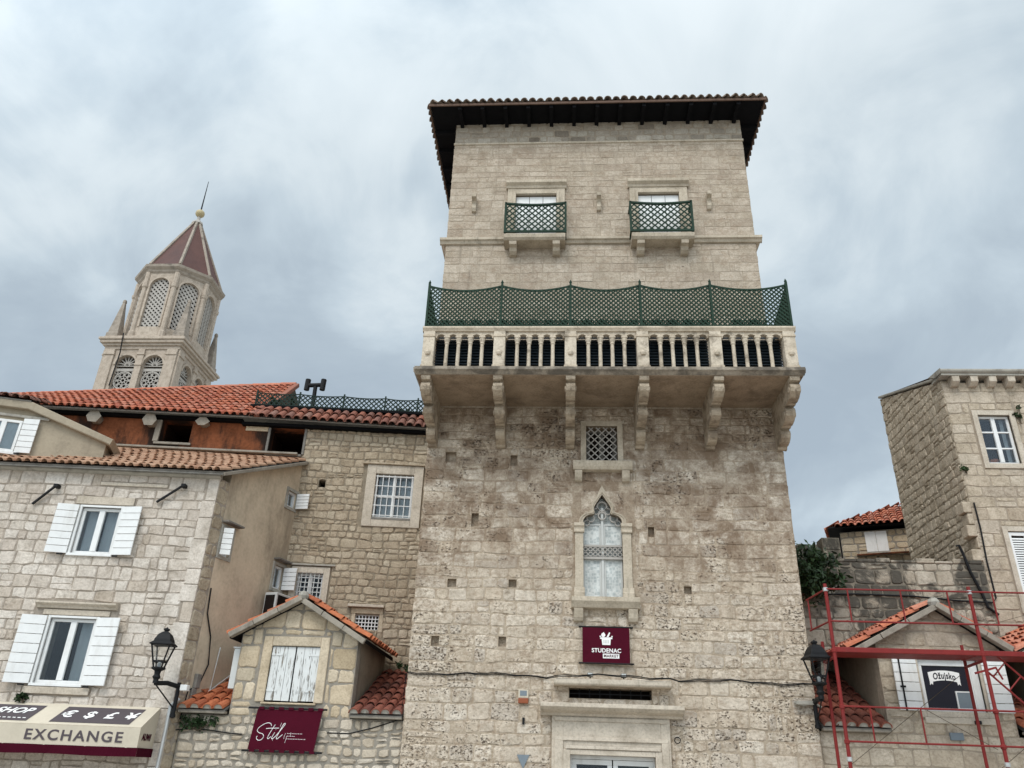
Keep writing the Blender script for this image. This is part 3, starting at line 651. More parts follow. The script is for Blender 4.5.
# ---- balcony: slab, six scrolled corbels, piers, colonnettes with little arches
bal = MB(); BY = 13.43; BX0, BX1 = -2.90, 4.50
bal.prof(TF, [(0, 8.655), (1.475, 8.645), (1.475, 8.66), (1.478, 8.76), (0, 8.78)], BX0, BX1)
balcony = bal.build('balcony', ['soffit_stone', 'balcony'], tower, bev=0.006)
b = MB(); pr = [(1.48, 8.652), (1.505, 8.672), (1.535, 8.70), (1.575, 8.725), (1.575, 8.79), (1.30, 8.80), (1.30, 8.77), (1.48, 8.77)]
b.prof(TF, pr, BX0 - 0.03, BX1 + 0.03)
for a, x, q0, q1 in ((90, BX1, -1.47, 0.0), (-90, BX0, 0, 1.47)):
    b.prof(Fr(x, TY, a), [(0.0, 8.65), (0.01, 8.67), (0.06, 8.72), (0.07, 8.81), (0, 8.811)], q0, q1)
b.build('slab_edge', 'slab_edge', balcony, bev=0.006)
PX = [-2.715, -1.30, 0.11, 1.52, 2.93, 4.345]
cp = [(0.0, 7.70), (0.09, 7.70), (0.12, 7.735), (0.12, 7.755), (0.21, 7.745), (0.33, 7.765), (0.42, 7.82), (0.46, 7.89), (0.44, 7.95), (0.385, 7.985), (0.40, 8.01), (0.52, 7.995), (0.54, 8.015), (0.66, 7.995), (0.80, 8.02), (0.91, 8.08), (0.95, 8.16), (0.92, 8.225),
      (0.855, 8.255), (0.87, 8.285), (1.00, 8.265), (1.02, 8.285), (1.14, 8.265), (1.29, 8.29), (1.41, 8.36), (1.44, 8.44), (1.41, 8.505), (1.35, 8.535), (1.36, 8.555), (1.46, 8.56), (1.475, 8.60), (1.475, 8.643), (0, 8.66)]
for i, x in enumerate(PX):
    b = MB(); b.prof(TF, cp, x - 0.092, x + 0.092)
    c = b.build('corbel', 'corbel', balcony, bev=0.008)
    for (n, v) in ((1.33, 8.42), (0.84, 8.13)):
        k = MB(); k.tube([TF(x - 0.112, n, v), TF(x + 0.112, n, v)], 0.058, 12); k.build('scroll', 'corbel', c)
    k = MB(); k.lathe(TF(x, 1.38, 8.37), [(0.0, 0), (0.05, 0.01), (0.065, 0.05), (0.05, 0.10), (0, 0.11)], 10); k.build('boss', 'corbel', c)
BN = TY - 13.58                                    # balustrade line
for x in PX:
    b = MB()
    b.box(TF, x - 0.115, x + 0.115, BN - 0.13, BN + 0.06, 8.782, 9.63); b.box(TF, x - 0.13, x + 0.13, BN - 0.14, BN + 0.075, 8.78, 8.87); b.box(TF, x - 0.125, x + 0.125, BN - 0.14, BN + 0.075, 9.50, 9.55)
    b.lathe(TF(x, BN + 0.06, 9.14), [(0.0, -0.055), (0.045, -0.05), (0.06, 0), (0.045, 0.05), (0, 0.055)], 10)
    b.build('pier', 'balcony', balcony, bev=0.008)
b = MB(); b.prof(TF, [(BN - 0.15, 9.632), (BN - 0.15, 9.74), (BN + 0.07, 9.74), (BN + 0.085, 9.70), (BN + 0.06, 9.66), (BN + 0.05, 9.632)], PX[0] - 0.14, PX[-1] + 0.14)
for a, x in ((90, PX[-1] + 0.0), (-90, PX[0] - 0.0)):
    q0, q1 = (-1.30, 0.0) if a == 90 else (0, 1.30)
    b.box(Fr(x, TY, a), q0, q1, -0.12, 0.12, 9.633, 9.738)
b.build('rail', 'balcony', balcony, bev=0.008)
def colonnette(F, u, n, par):
    k = MB(); c = F(u, n, 8.80)
    k.lathe(c, [(0.062, 0), (0.062, 0.03), (0.048, 0.05), (0.040, 0.07), (0.038, 0.12), (0.036, 0.55), (0.034, 0.57), (0.046, 0.585), (0.046, 0.60), (0.040, 0.615), (0.058, 0.665), (0.062, 0.70), (0.0, 0.70)], 10)
    k.box(F, u - 0.062, u + 0.062, n - 0.06, n + 0.06, 9.51, 9.535)
    k.build('baluster', 'balcony', par, smooth=False)
def arcade(F, ua, ub, n, cnt, par):
    w_ = (ub - ua) / cnt; k = MB()
    for i in range(cnt):
        c0 = ua + (i + 0.5) * w_; rr = w_ / 2 - 0.036
        inner = [(c0 - w_ / 2, 9.50)]; inn = []; out = []
        for q in range(13):
            an = math.pi - math.pi * q / 12; lob = 1 - 0.10 * abs(math.sin(1.5 * an)) ** 3
            inn.append((c0 + rr * math.cos(an) * (1.06 if q in (2, 3, 9, 10) else 1), 9.505 + rr * math.sin(an) * 0.95)); out.append((c0 - w_ / 2 + w_ * q / 12, 9.634))
        k.strip(F, inn, out, n - 0.06, n + 0.045)
        for s_ in (-1, 1):
            x = c0 + s_ * (w_ / 2); k.box(F, min(x, x - s_ * 0.037), max(x, x - s_ * 0.037), n - 0.06, n + 0.043, 9.50, 9.634)
        if i: colonnette(F, ua + i * w_, n - 0.01, par)
    k.build('arcade', 'balcony', par)
for i in range(5):
    arcade(TF, PX[i] + 0.115, PX[i + 1] - 0.115, BN - 0.03, 5, balcony)
    k = MB(); v = 8.82
    while v < 9.60:
        k.add([TF(u, n, z) for u in (PX[i] + 0.1, PX[i + 1] - 0.1) for (n, z) in ((BN - 0.20, v), (BN - 0.26, v + 0.075), (BN - 0.27, v + 0.075), (BN - 0.21, v))], [(0, 4, 5, 1), (1, 5, 6, 2), (2, 6, 7, 3), (3, 7, 4, 0)]); v += 0.065
    k.box(TF, PX[i] + 0.1, PX[i + 1] - 0.1, BN - 0.30, BN - 0.285, 8.82, 9.62)
    k.build('louvre_panel', 'louvre', balcony)
for a, x, q in ((90, PX[-1], -1.2), (-90, PX[0], 0.0)):
    F_ = Fr(x, TY, a); arcade(F_, q if a == 90 else 0.02, -0.02 if a == 90 else 1.2, 0.03, 4, balcony)

# ---- small grated window under the balcony
b = MB(); u0, u1, v0, v1 = W_VENT
b.box(TF, u0 - 0.11, u0, -0.02, 0.022, v0, v1 + 0.11); b.box(TF, u1, u1 + 0.11, -0.02, 0.022, v0, v1 + 0.11); b.box(TF, u0, u1, -0.02, 0.020, v1, v1 + 0.11)
vw = b.build('grated_window', 'carved', tower, bev=0.006)
b = MB(); b.prof(TF, [(0, 7.20), (0.16, 7.21), (0.20, 7.27), (0.22, 7.33), (0.22, 7.385), (0, 7.41)], 0.17, 1.35); b.build('sill', 'carved', vw, bev=0.008)
for c in (0.28, 1.22):
    b = MB(); b.prof(TF, [(0, 6.99), (0.08, 7.0), (0.13, 7.06), (0.15, 7.13), (0.17, 7.20), (0, 7.20)], c - 0.075, c + 0.075); b.build('bracket', 'carved', vw, bev=0.006)
b = MB(); lattice(b, TF, lambda u, v: True, W_VENT, sp=0.15, wd=0.020, n0=-0.08, t=0.014); b.build('grille', 'tracery', vw)
b = MB()
for (a, c) in ((u0 + 0.09, u0 + 0.27), (u1 - 0.27, u1 - 0.09)): b.box(TF, a, c, -0.29, -0.28, v0 + 0.05, v1 - 0.05)
b.build('pane', 'dark', vw); b = MB(); b.box(TF, u0, u1, -0.31, -0.295, v0, v1); b.build('backing', 'cement_dk', vw)

# ---- gothic window
def ogee(cx, w2, z0, tip, n=8):
    """right half then mirrored: trefoil-ogee outline from spring to spring"""
    pts = []
    for i in range(n + 1):                          # side lobe
        an = -0.15 + (math.pi * 0.62) * i / n; r_ = w2 * 0.56
        pts.append((w2 * 0.46 + r_ * math.cos(an) - 0.0 * i, r_ * 0.78 * math.sin(an) + w2 * 0.10))
    pts = [(min(p[0], w2), max(p[1], 0)) for p in pts]; cu = (w2 * 0.40, w2 * 0.62)
    pts = [p for p in pts if p[0] >= cu[0]] + [cu]
    for i in range(1, n + 1):                       # top lobe, bulging then drawn to a point
        t = i / n; x = cu[0] * (1 + 0.28 * math.sin(math.pi * min(1, t * 1.5)) * (1 - t)) * (1 - t ** 1.7); pts.append((x, cu[1] + (tip - cu[1]) * t ** 0.9))
    R_ = [(cx + x, z0 + y) for x, y in pts]; L_ = [(cx - x, z0 + y) for x, y in reversed(pts[:-1])]
    return R_ + L_
gw_c, gz = 0.745, 6.13
inn = ogee(gw_c, 0.375, gz, 0.60); out = []
for i, (u, v) in enumerate(inn):
    dx, dy = u - gw_c, v - (gz + 0.12); L_ = math.hypot(dx, dy) or 1
    k = 0.085 + (0.10 * max(0, 1 - abs(dx) / 0.09) if dy > 0.3 else 0)
    out.append((u + dx / L_ * k, max(gz - 0.0, v + dy / L_ * k)))
b = MB(); b.strip(TF, inn, out, -0.12, 0.045)
inn2 = [(gw_c + (u - gw_c) * 1.13, gz + (v - gz) * 1.07) for u, v in inn]; b.strip(TF, inn2, [(u + (p[0] - u) * 0.62, v + (p[1] - v) * 0.62) for (u, v), p in zip(inn2, out)], 0.045, 0.065)
gwn = b.build('gothic_window', 'carved', tower, bev=0.0)
# flat spandrel behind the moulding closes the square opening
bord = []
for (u, v) in inn:
    dx, dy = u - gw_c, max(v - gz, 0.0); s_ = min((0.41 / abs(dx)) if abs(dx) > 1e-6 else 99, (0.68 / dy) if dy > 1e-6 else 99); s_ = max(s_, 1.02); bord.append((gw_c + dx * s_, gz + dy * s_))
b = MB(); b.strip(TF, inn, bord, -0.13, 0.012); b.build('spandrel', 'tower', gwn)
for (a, c) in ((0.21, 0.37), (1.12, 1.29)):
    b = MB(); b.box(TF, a, c, -0.10, 0.04, 4.90, 5.96); b.prof(TF, [(0, 4.72), (0.10, 4.72), (0.10, 4.80), (0.085, 4.83), (0.08, 4.90), (0, 4.90)], a - 0.02, c + 0.02)
    b.prof(TF, [(0, 5.96), (0.075, 5.96), (0.075, 5.99), (0.065, 6.01), (0.07, 6.05), (0.105, 6.08), (0.105, 6.14), (0, 6.14)], a - 0.02, c + 0.02)
    b.box(TF, a, c, -0.10, 0.0, 4.72, 6.13)
    b.build('pilaster', 'carved', gwn, bev=0.006)
b = MB(); b.prof(TF, [(0, 4.50), (0.16, 4.51), (0.20, 4.57), (0.24, 4.62), (0.24, 4.70), (0, 4.72)], 0.14, 1.40); b.build('sill', 'carved', gwn, bev=0.008)
for c in (0.27, 1.27):
    b = MB(); b.prof(TF, [(0, 4.27), (0.09, 4.28), (0.13, 4.34), (0.15, 4.42), (0.18, 4.50), (0, 4.50)], c - 0.085, c + 0.085); b.build('bracket', 'carved', gwn, bev=0.006)
b = MB()
for (a, c, d_, e) in ((0.37, 0.72, 4.74, 5.50), (0.77, 1.12, 4.74, 5.50), (0.37, 0.72, 5.74, 6.18), (0.77, 1.12, 5.74, 6.18)):
    for (p, q, r_, s_) in ((a, c, d_, d_ + 0.035), (a, c, e - 0.035, e), (a, a + 0.035, d_ + 0.035, e - 0.035), (c - 0.035, c, d_ + 0.035, e - 0.035)): b.box(TF, p, q, -0.17, -0.13, r_, s_)
b.box(TF, 0.72, 0.77, -0.16, -0.10, 4.74, 6.5)
b.build('casement', 'old_frame', gwn, bev=0.004)
b = MB()
for (a, c, d_, e) in ((0.405, 0.685, 4.775, 5.465), (0.805, 1.085, 4.775, 5.465), (0.405, 0.685, 5.775, 6.145), (0.805, 1.085, 5.775, 6.145)): b.box(TF, a, c, -0.156, -0.150, d_, e)
b.build('pane', 'lace', gwn)
b = MB(); b.box(TF, 0.38, 1.11, -0.20, -0.19, 5.5, 6.72); b.build('head_pane', 'lace', gwn)
# carved tracery band at mid height and in the head
b = MB()
b.box(TF, 0.37, 1.12, -0.115, -0.075, 5.47, 5.515); b.box(TF, 0.37, 1.12, -0.115, -0.077, 5.71, 5.745)
for i in range(8):
    c = 0.415 + i * 0.0943
    for (r_, zc) in ((0.045, 5.565), (0.045, 5.66)):
        b.strip(TF, [(c + r_ * 0.62 * math.cos(2 * math.pi * q / 10), zc + r_ * 0.62 * math.sin(2 * math.pi * q / 10)) for q in range(10)], [(c + r_ * math.cos(2 * math.pi * q / 10), zc + r_ * math.sin(2 * math.pi * q / 10)) for q in range(10)], -0.113, -0.08, closed=True)
for (cx, cz, r_) in ((0.745, 6.52, 0.11), (0.52, 6.28, 0.085), (0.97, 6.28, 0.085), (0.745, 6.33, 0.085), (0.63, 6.42, 0.07), (0.86, 6.42, 0.07), (0.44, 6.18, 0.06), (1.05, 6.18, 0.06)):
    b.strip(TF, [(cx + r_ * 0.72 * math.cos(2 * math.pi * q / 12), cz + r_ * 0.72 * math.sin(2 * math.pi * q / 12)) for q in range(12)], [(cx + r_ * math.cos(2 * math.pi * q / 12), cz + r_ * math.sin(2 * math.pi * q / 12)) for q in range(12)], -0.111, -0.075, closed=True)
b.build('tracery', 'tracery', gwn)
recess(TF, 0.36, 1.13, 4.72, 6.78, gwn, -0.33, 0.5)

# ---- lintel shelf, barred slot and the big portal
b = MB(); b.prof(TF, [(0, 3.15), (0.24, 3.15), (0.27, 3.18), (0.27, 3.26), (0, 3.28)], -0.17, 1.88); b.build('lintel_shelf', 'white_stone', tower, bev=0.012)
u0, u1, v0, v1 = W_GRILL
b = MB()
for i in range(9): x = u0 + (u1 - u0) * i / 8; b.box(TF, x - 0.008, x + 0.008, -0.09, -0.074, v0, v1)
b.box(TF, u0, u1, -0.074, -0.06, 3.035, 3.05); sl_ = b.build('barred_slot', 'black', tower); recess(TF, u0, u1, v0, v1, sl_, -0.2, 0.3)
b = MB(); b.prof(TF, [(0, 2.66), (0.10, 2.66), (0.13, 2.70), (0.28, 2.74), (0.33, 2.77), (0.36, 2.79), (0.36, 2.855), (0, 2.87)], -0.40, 2.07)
portal = b.build('portal', 'white_stone', tower, bev=0.006)
b = MB(); u0, u1, v0, v1 = W_DOOR
b.box(TF, -0.20, 0.0, 0.0, 0.07, GZ, 2.66); b.box(TF, 1.68, 1.84, 0.0, 0.07, GZ, 2.66); b.box(TF, 0.0, 1.68, 0.0, 0.067, 2.13, 2.66)
b.box(TF, -0.15, 1.80, 0.067, 0.095, 2.58, 2.64); b.box(TF, -0.15, 1.80, 0.067, 0.10, 2.27, 2.33)
b.box(TF, -0.15, 0.0, 0.07, 0.10, GZ, 2.27); b.box(TF, 1.68, 1.80, 0.07, 0.10, GZ, 2.27)
b.box(TF, 0.0, 0.12, -0.02, 0.12, GZ, 2.13); b.box(TF, 1.57, 1.68, -0.02, 0.12, GZ, 2.13); b.box(TF, 0.12, 1.57, -0.02, 0.117, 2.05, 2.13)
b.box(TF, 0.04, 1.65, 0.10, 0.14, 2.14, 2.19)
b.build('door_surround', 'white_stone', portal, bev=0.006)
b = MB()
for (a, c) in ((0.15, 0.84), (0.86, 1.55)): pane_grid(b, TF, a, c, GZ + 0.02, 1.985, -0.16, 1, 1, 0.08, 0.04)
b.box(TF, 0.12, 1.57, -0.17, -0.06, 1.99, 2.05); b.box(TF, 0.12, 0.148, -0.17, -0.07, GZ, 1.99); b.box(TF, 1.552, 1.57, -0.17, -0.07, GZ, 1.99)
dr = b.build('shop_door', 'white', portal, bev=0.006)
b = MB(); b.box(TF, 0.22, 0.78, -0.14, -0.13, GZ + 0.1, 1.93); b.box(TF, 0.93, 1.48, -0.14, -0.13, GZ + 0.1, 1.93); b.build('pane', 'glass', portal); recess(TF, 0.12, 1.57, GZ, 2.05, portal, -0.2, 0.9)

# ================================================================== things on the tower
def window_guard(cu, label):
    t = thing('window_guard', TF(cu, 0.4, 12.88), label, 'window guard', 'lattice guards of the upper tower windows')
    ua, ub = cu - 0.70, cu + 0.70; top = lambda u: 13.74 - 0.05 * math.cos((u - cu) / 0.70 * math.pi / 2)
    b = MB(); lattice(b, TF, lambda u, v: v < top(u), (ua, ub, 12.92, 13.9), sp=0.152, wd=0.032, n0=0.38, t=0.012); b.build('lattice', 'green', t)
    b = MB()
    for x in (ua, ub): b.box(TF, x - 0.025, x + 0.025, 0.365, 0.415, 12.89, 13.77)
    b.box(TF, ua, ub, 0.37, 0.41, 12.90, 12.95)
    for i in range(14): p = ua + (ub - ua) * i / 14; q = ua + (ub - ua) * (i + 1) / 14; b.bar(TF(p, 0.39, top(p)), TF(q, 0.39, top(q)), 0.045, 0.05, side=TF.n)
    for x in (ua, ub): b.box(TF, x - 0.02, x + 0.02, 0.0, 0.365, 13.70, 13.74); b.box(TF, x - 0.02, x + 0.02, 0.0, 0.365, 12.90, 12.94)
    b.build('frame', 'green', t)
window_guard(-0.70, 'green lattice guard on the tower window above the left end of the balcony')
window_guard(2.20, 'green lattice guard on the right upper tower window, nearer the tower edge')

ls = thing('lattice_screen', (0.8, 13.58, 9.74), 'long scalloped green lattice screen standing on the stone balcony rail', 'lattice screen')
LX = [PX[0] - 0.10] + PX[1:-1] + [PX[-1] + 0.10]
for i in range(5):
    ua, ub = LX[i], LX[i + 1]; c = (ua + ub) / 2; h = (ub - ua) / 2
    top = lambda u: 10.74 - 0.115 * (1 - ((u - c) / h) ** 2)
    b = MB(); lattice(b, TF, lambda u, v: v < top(u), (ua, ub, 9.78, 10.78), sp=0.098, wd=0.029, n0=BN + 0.0, t=0.012)
    b.box(TF, ua, ub, BN - 0.02, BN + 0.02, 9.75, 9.79)
    for q in range(14): p = ua + (ub - ua) * q / 14; e = ua + (ub - ua) * (q + 1) / 14; b.bar(TF(p, BN, top(p)), TF(e, BN, top(e)), 0.03, 0.035, side=TF.n)
    b.build('panel', 'green', ls)
    b = MB(); lattice(b, TF, lambda u, v: True, (ua + (0.35 if i == 4 else 0.0), ub - (0.45 if i == 4 else 0.05), 9.77, 9.97), sp=0.075, wd=0.030, n0=BN - 0.07, t=0.012); b.build('lower_panel', 'green', ls)
for x in LX:
    b = MB(); b.box(TF, x - 0.022, x + 0.022, BN - 0.03, BN + 0.03, 9.742, 10.80); b.lathe(TF(x, BN, 10.80), [(0.022, 0), (0.03, 0.03), (0.008, 0.08), (0.0, 0.10)], 8); b.build('post', 'green', ls)
for a, x in ((90, LX[-1]), (-90, LX[0])):
    F_ = Fr(x, TY, a); q0, q1 = (-1.42, -0.02) if a == 90 else (0.02, 1.42)
    top = (lambda u: 10.72 - 0.35 * (u + 1.42) / 1.4) if a == 90 else (lambda u: 10.72 - 0.35 * (1.42 - u) / 1.4)
    b = MB(); lattice(b, F_, lambda u, v: v < top(u), (q0, q1, 9.78, 10.78), sp=0.098, wd=0.027, n0=0.0, t=0.012); b.box(F_, q0, q1, -0.02, 0.02, 9.75, 9.79)
    b.bar(F_(q0, 0, top(q0)), F_(q1, 0, top(q1)), 0.03, 0.035, side=F_.n); b.build('side_panel', 'green', ls)
# a lattice balcony on the tower's far left flank
t = thing('side_lattice', (TX0 - 0.3, 17.0, 11.9), 'dark lattice guard jutting from the left flank of the tower under the string course', 'lattice guard')
F_ = Fr(TX0, 17.2, -90); b = MB(); lattice(b, F_, lambda u, v: True, (-0.6, 0.6, 11.75, 12.75), sp=0.11, wd=0.03, n0=0.12, t=0.012); b.build('lattice', 'green', t)
b = MB()
for x in (-0.6, 0.6): b.box(F_, x - 0.025, x + 0.025, 0.0, 0.15, 11.72, 12.78)
b.box(F_, -0.6, 0.6, 0.1, 0.15, 11.70, 11.75); b.box(F_, -0.6, 0.6, 0.1, 0.15, 12.75, 12.80); b.build('frame', 'green', t)

# maroon market banner
sg = thing('shop_banner', TF(0.77, 0.1, 3.53), 'maroon market banner with a white basket, hung above the tower portal', 'sign')
b = MB(); b.box(TF, 0.34, 1.19, 0.10, 0.112, 3.55, 4.17); b.build('cloth', 'maroon', sg)
for z in (3.545, 4.175):
    b = MB(); b.tube([TF(0.27, 0.105, z), TF(1.26, 0.105, z)], 0.014, 8); b.tube([TF(0.30, 0.105, z), TF(0.30, 0.0, z)], 0.010, 6); b.tube([TF(1.23, 0.105, z), TF(1.23, 0.0, z)], 0.010, 6); b.build('rod', 'black', sg)
SF = Ax(TF(0.765, 0.113, 3.86), TF.u, TF.v)
text('STUDENAC', 0.098, sg, Ax(TF(0.77, 0.113, 3.762), TF.u, TF.v), 'lett', bold=0.0024, space=1.06)
b = MB(); b.box(TF, 0.705, 0.998, 0.112, 0.116, 3.632, 3.712); b.build('word_plate', 'lett', sg)
text('MARKET', 0.066, sg, Ax(TF(0.852, 0.116, 3.671), TF.u, TF.v), 'maroon', bold=0.0012, space=1.08)
b = MB(); bx = 0.77
b.prism(TF, [(bx - 0.085, 3.99), (bx - 0.072, 3.862), (bx + 0.072, 3.862), (bx + 0.085, 3.99)], 0.113, 0.117); b.box(TF, bx - 0.11, bx + 0.11, 0.113, 0.118, 3.965, 3.995)
b.lathe(TF(bx - 0.105, 0.115, 4.008), [(0.014, -0.01), (0.014, 0.012)], 8); b.lathe(TF(bx + 0.105, 0.115, 4.008), [(0.014, -0.01), (0.014, 0.012)], 8)
b.prism(TF, [(bx - 0.052 + 0.038 * math.cos(q), 4.035 + 0.038 * math.sin(q)) for q in [2 * math.pi * i / 12 for i in range(12)]], 0.113, 0.117)
b.prism(TF, [(bx + 0.005, 4.0), (bx + 0.045, 4.0), (bx + 0.075, 4.075), (bx + 0.055, 4.085)], 0.113, 0.117); b.prism(TF, [(bx - 0.075, 4.04), (bx - 0.05, 4.085), (bx - 0.03, 4.07)], 0.1135, 0.1175)
b.build('basket_emblem', 'lett', sg)
b = MB()
for i in range(4): b.box(TF, bx - 0.05 + i * 0.027, bx - 0.035 + i * 0.027, 0.117, 0.119, 3.89, 3.945)
b.build('basket_slots', 'plastic', sg)

# cable along the tower, small fittings
b = MB(); pts = []
for i in range(41):
    u = -2.83 + i * 7.22 / 40; pts.append(TF(u, 0.035 + (0.26 if -0.2 < u < 1.9 else 0), 3.315 - 0.02 * math.sin(i * 0.55) - 0.012 * math.sin(i * 1.9)))
b.tube(pts, 0.009, 6); b.tube([p + Vector((0, 0.005, -0.016 - 0.008 * math.sin(j * 0.9))) for j, p in enumerate(pts)], 0.008, 6)
tag(b.build('cable', 'black', origin=TF(-2.83, 0, 3.3)), 'black cable strung right across the tower front just above the portal', 'cable')
for u, lb in ((0.47, 'small floodlight on the portal shelf, under the left side of the market banner'), (1.06, 'small floodlight on the portal shelf, under the right side of the market banner')):
    t = thing('floodlight', TF(u, 0.2, 3.28), lb, 'floodlight', 'floodlights above the portal')
    b = MB(); b.box(TF, u - 0.05, u + 0.05, 0.14, 0.25, 3.30, 3.37); b.build('housing', 'cement_dk', t, bev=0.01)
    b = MB(); b.box(TF, u - 0.04, u + 0.04, 0.25, 0.256, 3.31, 3.36); b.build('lens', 'plastic', t); b = MB(); b.box(TF, u - 0.012, u + 0.012, 0.18, 0.21, 3.28, 3.30); b.build('bracket', 'black', t)
t = thing('alarm_box', TF(-0.71, 0.05, 2.88), 'cream alarm box with an orange lens, left of the portal', 'alarm box')
b = MB(); b.box(TF, -0.80, -0.62, 0.0, 0.08, 2.93, 3.07); b.build('case', 'awn', t, bev=0.008); b = MB(); b.box(TF, -0.80, -0.62, 0.0, 0.09, 2.84, 2.928); b.build('lens', 'orange_lens', t, bev=0.01)
b = MB(); b.box(TF, -0.77, -0.65, 0.08, 0.086, 2.965, 3.05); b.build('label_plate', 'slate', t)
b = MB(); b.prism(TF, [(-0.80, 2.02), (-0.58, 2.02), (-0.69, 1.80)], 0.01, 0.03); tag(b.build('arrow_plate', 'slate', origin=TF(-0.69, 0, 1.9)), 'blue grey triangular plate pointing down on the tower wall', 'plate')
b = MB(); b.box(TF, -0.72, -0.68, 0.0, 0.05, 2.50, 2.61); tag(b.build('junction_box', 'black', origin=TF(-0.7, 0, 2.5)), 'tiny black box on the wall between alarm box and triangular plate', 'box')
b = MB(); c = TF(1.96, 0.05, 2.33); b.tube([c + Vector((0.05 * math.cos(q), 0, 0.05 * math.sin(q))) for q in [2 * math.pi * i / 14 for i in range(15)]], 0.009, 6); b.tube([c + Vector((0, 0, 0.05)), c + Vector((0, 0.06, 0.05))], 0.010, 6)
tag(b.build('mooring_ring', 'black', origin=c), 'iron ring on the wall right of the portal', 'ring')

# ================================================================== LEFT: pale stone house with white shutters
HX, HY, HA = -7.03, 14.85, 5.5
HF = Fr(HX, HY, HA); SF2 = Fr(HX, HY, 74); BF = Fr(-3.0, 17.8, 6)
house = thing('stone_house', (HX - 2.5, 14.7, GZ), 'pale rubble stone house with white shuttered windows above the exchange awning', 'house')
H1 = (-2.57, -1.80, 5.27, 6.20); H2 = (-2.57, -1.72, 2.90, 4.05)
masonry('front_wall', house, HF, -7.0, 0.0, GZ, 6.93, ['house', 'house_mortar'], hr=(0.14, 0.25), wr=(0.15, 0.46), gap=0.010, d=0.015, bv=0.012, chamfer=0.018, jit=0.013, holes=[H1, H2], puff=0.0, wob=0.016, ext=0.0,
        skip=[(-2.75, -1.55, 6.20, 6.42), (-2.92, -1.36, 4.06, 4.36), (-2.72, -1.50, 2.70, 2.92), (-0.24, 0.05, GZ, 6.93), (-2.35, -1.0, 6.66, 6.74)], split=0.10, rnd=21)
b = MB(); rg = random.Random(4); v = GZ
while v < 6.93:                                       # dressed corner chain
    h = rg.uniform(0.3, 0.62); h = min(h, 6.93 - v); wq = rg.choice((0.2, 0.26, 0.3))
    b.box(HF, -wq, 0.012, -0.3, 0.022 + rg.uniform(-0.004, 0.004), v + 0.006, v + h - 0.006); v += h
b.build('quoin', 'house', house, bev=0.012)
masonry('side_wall_foot', house, SF2, 0.0, 0.34, GZ, 6.93, ['rubble', 'house_mortar'], hr=(0.2, 0.36), wr=(0.2, 0.3), gap=0.02, d=0.014, bv=0.02, chamfer=0.05, jit=0.012, clip=(), thick=0.2, rnd=2)
S1 = (0.40, 0.70, 5.45, 6.00); S2 = (2.32, 2.66, 7.08, 7.45); S3 = (2.28, 2.62, 5.2, 5.7)
sb = MB()
hs = [S1, S2, S3]
us = sorted({0.34, 2.80, *[x for h in hs for x in h[:2]]}); vs = sorted({GZ, 8.4, *[x for h in hs for x in h[2:]]})
topc = (-(8.2 - 6.98) / 2.72, 1.0, 6.98)              # v - slope*u <= 6.98
for i in range(len(us) - 1):
    for j in range(len(vs) - 1):
        cu, c2 = (us[i] + us[i + 1]) / 2, (vs[j] + vs[j + 1]) / 2
        if any(h[0] < cu < h[1] and h[2] < c2 < h[3] for h in hs): continue
        pl = clip_poly([(us[i], vs[j]), (us[i + 1], vs[j]), (us[i + 1], vs[j + 1]), (us[i], vs[j + 1])], [topc])
        if len(pl) > 2: sb.prism(SF2, pl, 0.0, -0.3)
sb.build('side_wall', 'plaster', house)
b = MB(); b.prof(HF, [(0, 6.895), (0.06, 6.90), (0.12, 6.93), (0.12, 6.965), (0, 6.975)], -7.0, 0.05); b.build('eave_moulding', 'cement', house, bev=0.006)
eL, eR = HF(-7.0, 0.22, 7.0), HF(0.12, 0.22, 7.0); tL, tR = BF(-11.2, 0.02, 8.40), BF(-3.22, 0.02, 8.30)
lr = bpy.data.objects.new('lower_roof', bpy.data.meshes.new('lower_roof')); COL.objects.link(lr); lr.parent = house
off = wloc(house); lr.data.from_pydata([tuple(Vector(p) - off - Vector((0, 0, k))) for k in (0.04, 0.07) for p in (eL, eR, tR, tL)], [], [(0, 1, 2, 3), (7, 6, 5, 4), (0, 4, 5, 1), (1, 5, 6, 2), (2, 6, 7, 3), (3, 7, 4, 0)]); lr.data.materials.append(M['cement_dk'])
tiles('roof_tile', lr, eL, eR, tL, tR, 'tile_tan', pitch=0.175, course=0.33, r=0.073, overhang=0.04)
b = MB(); b.bar(Vector(eR) + Vector((0.0, 0.02, -0.05)), Vector(tR) + Vector((0.02, 0, -0.05)), 0.09, 0.07); b.build('verge', 'rake', lr, bev=0.01)
# attic wall above the lower roof
AT1 = (-6.85, -6.12, 8.62, 9.20); AT2 = (-4.20, -3.38, 8.46, 9.12)

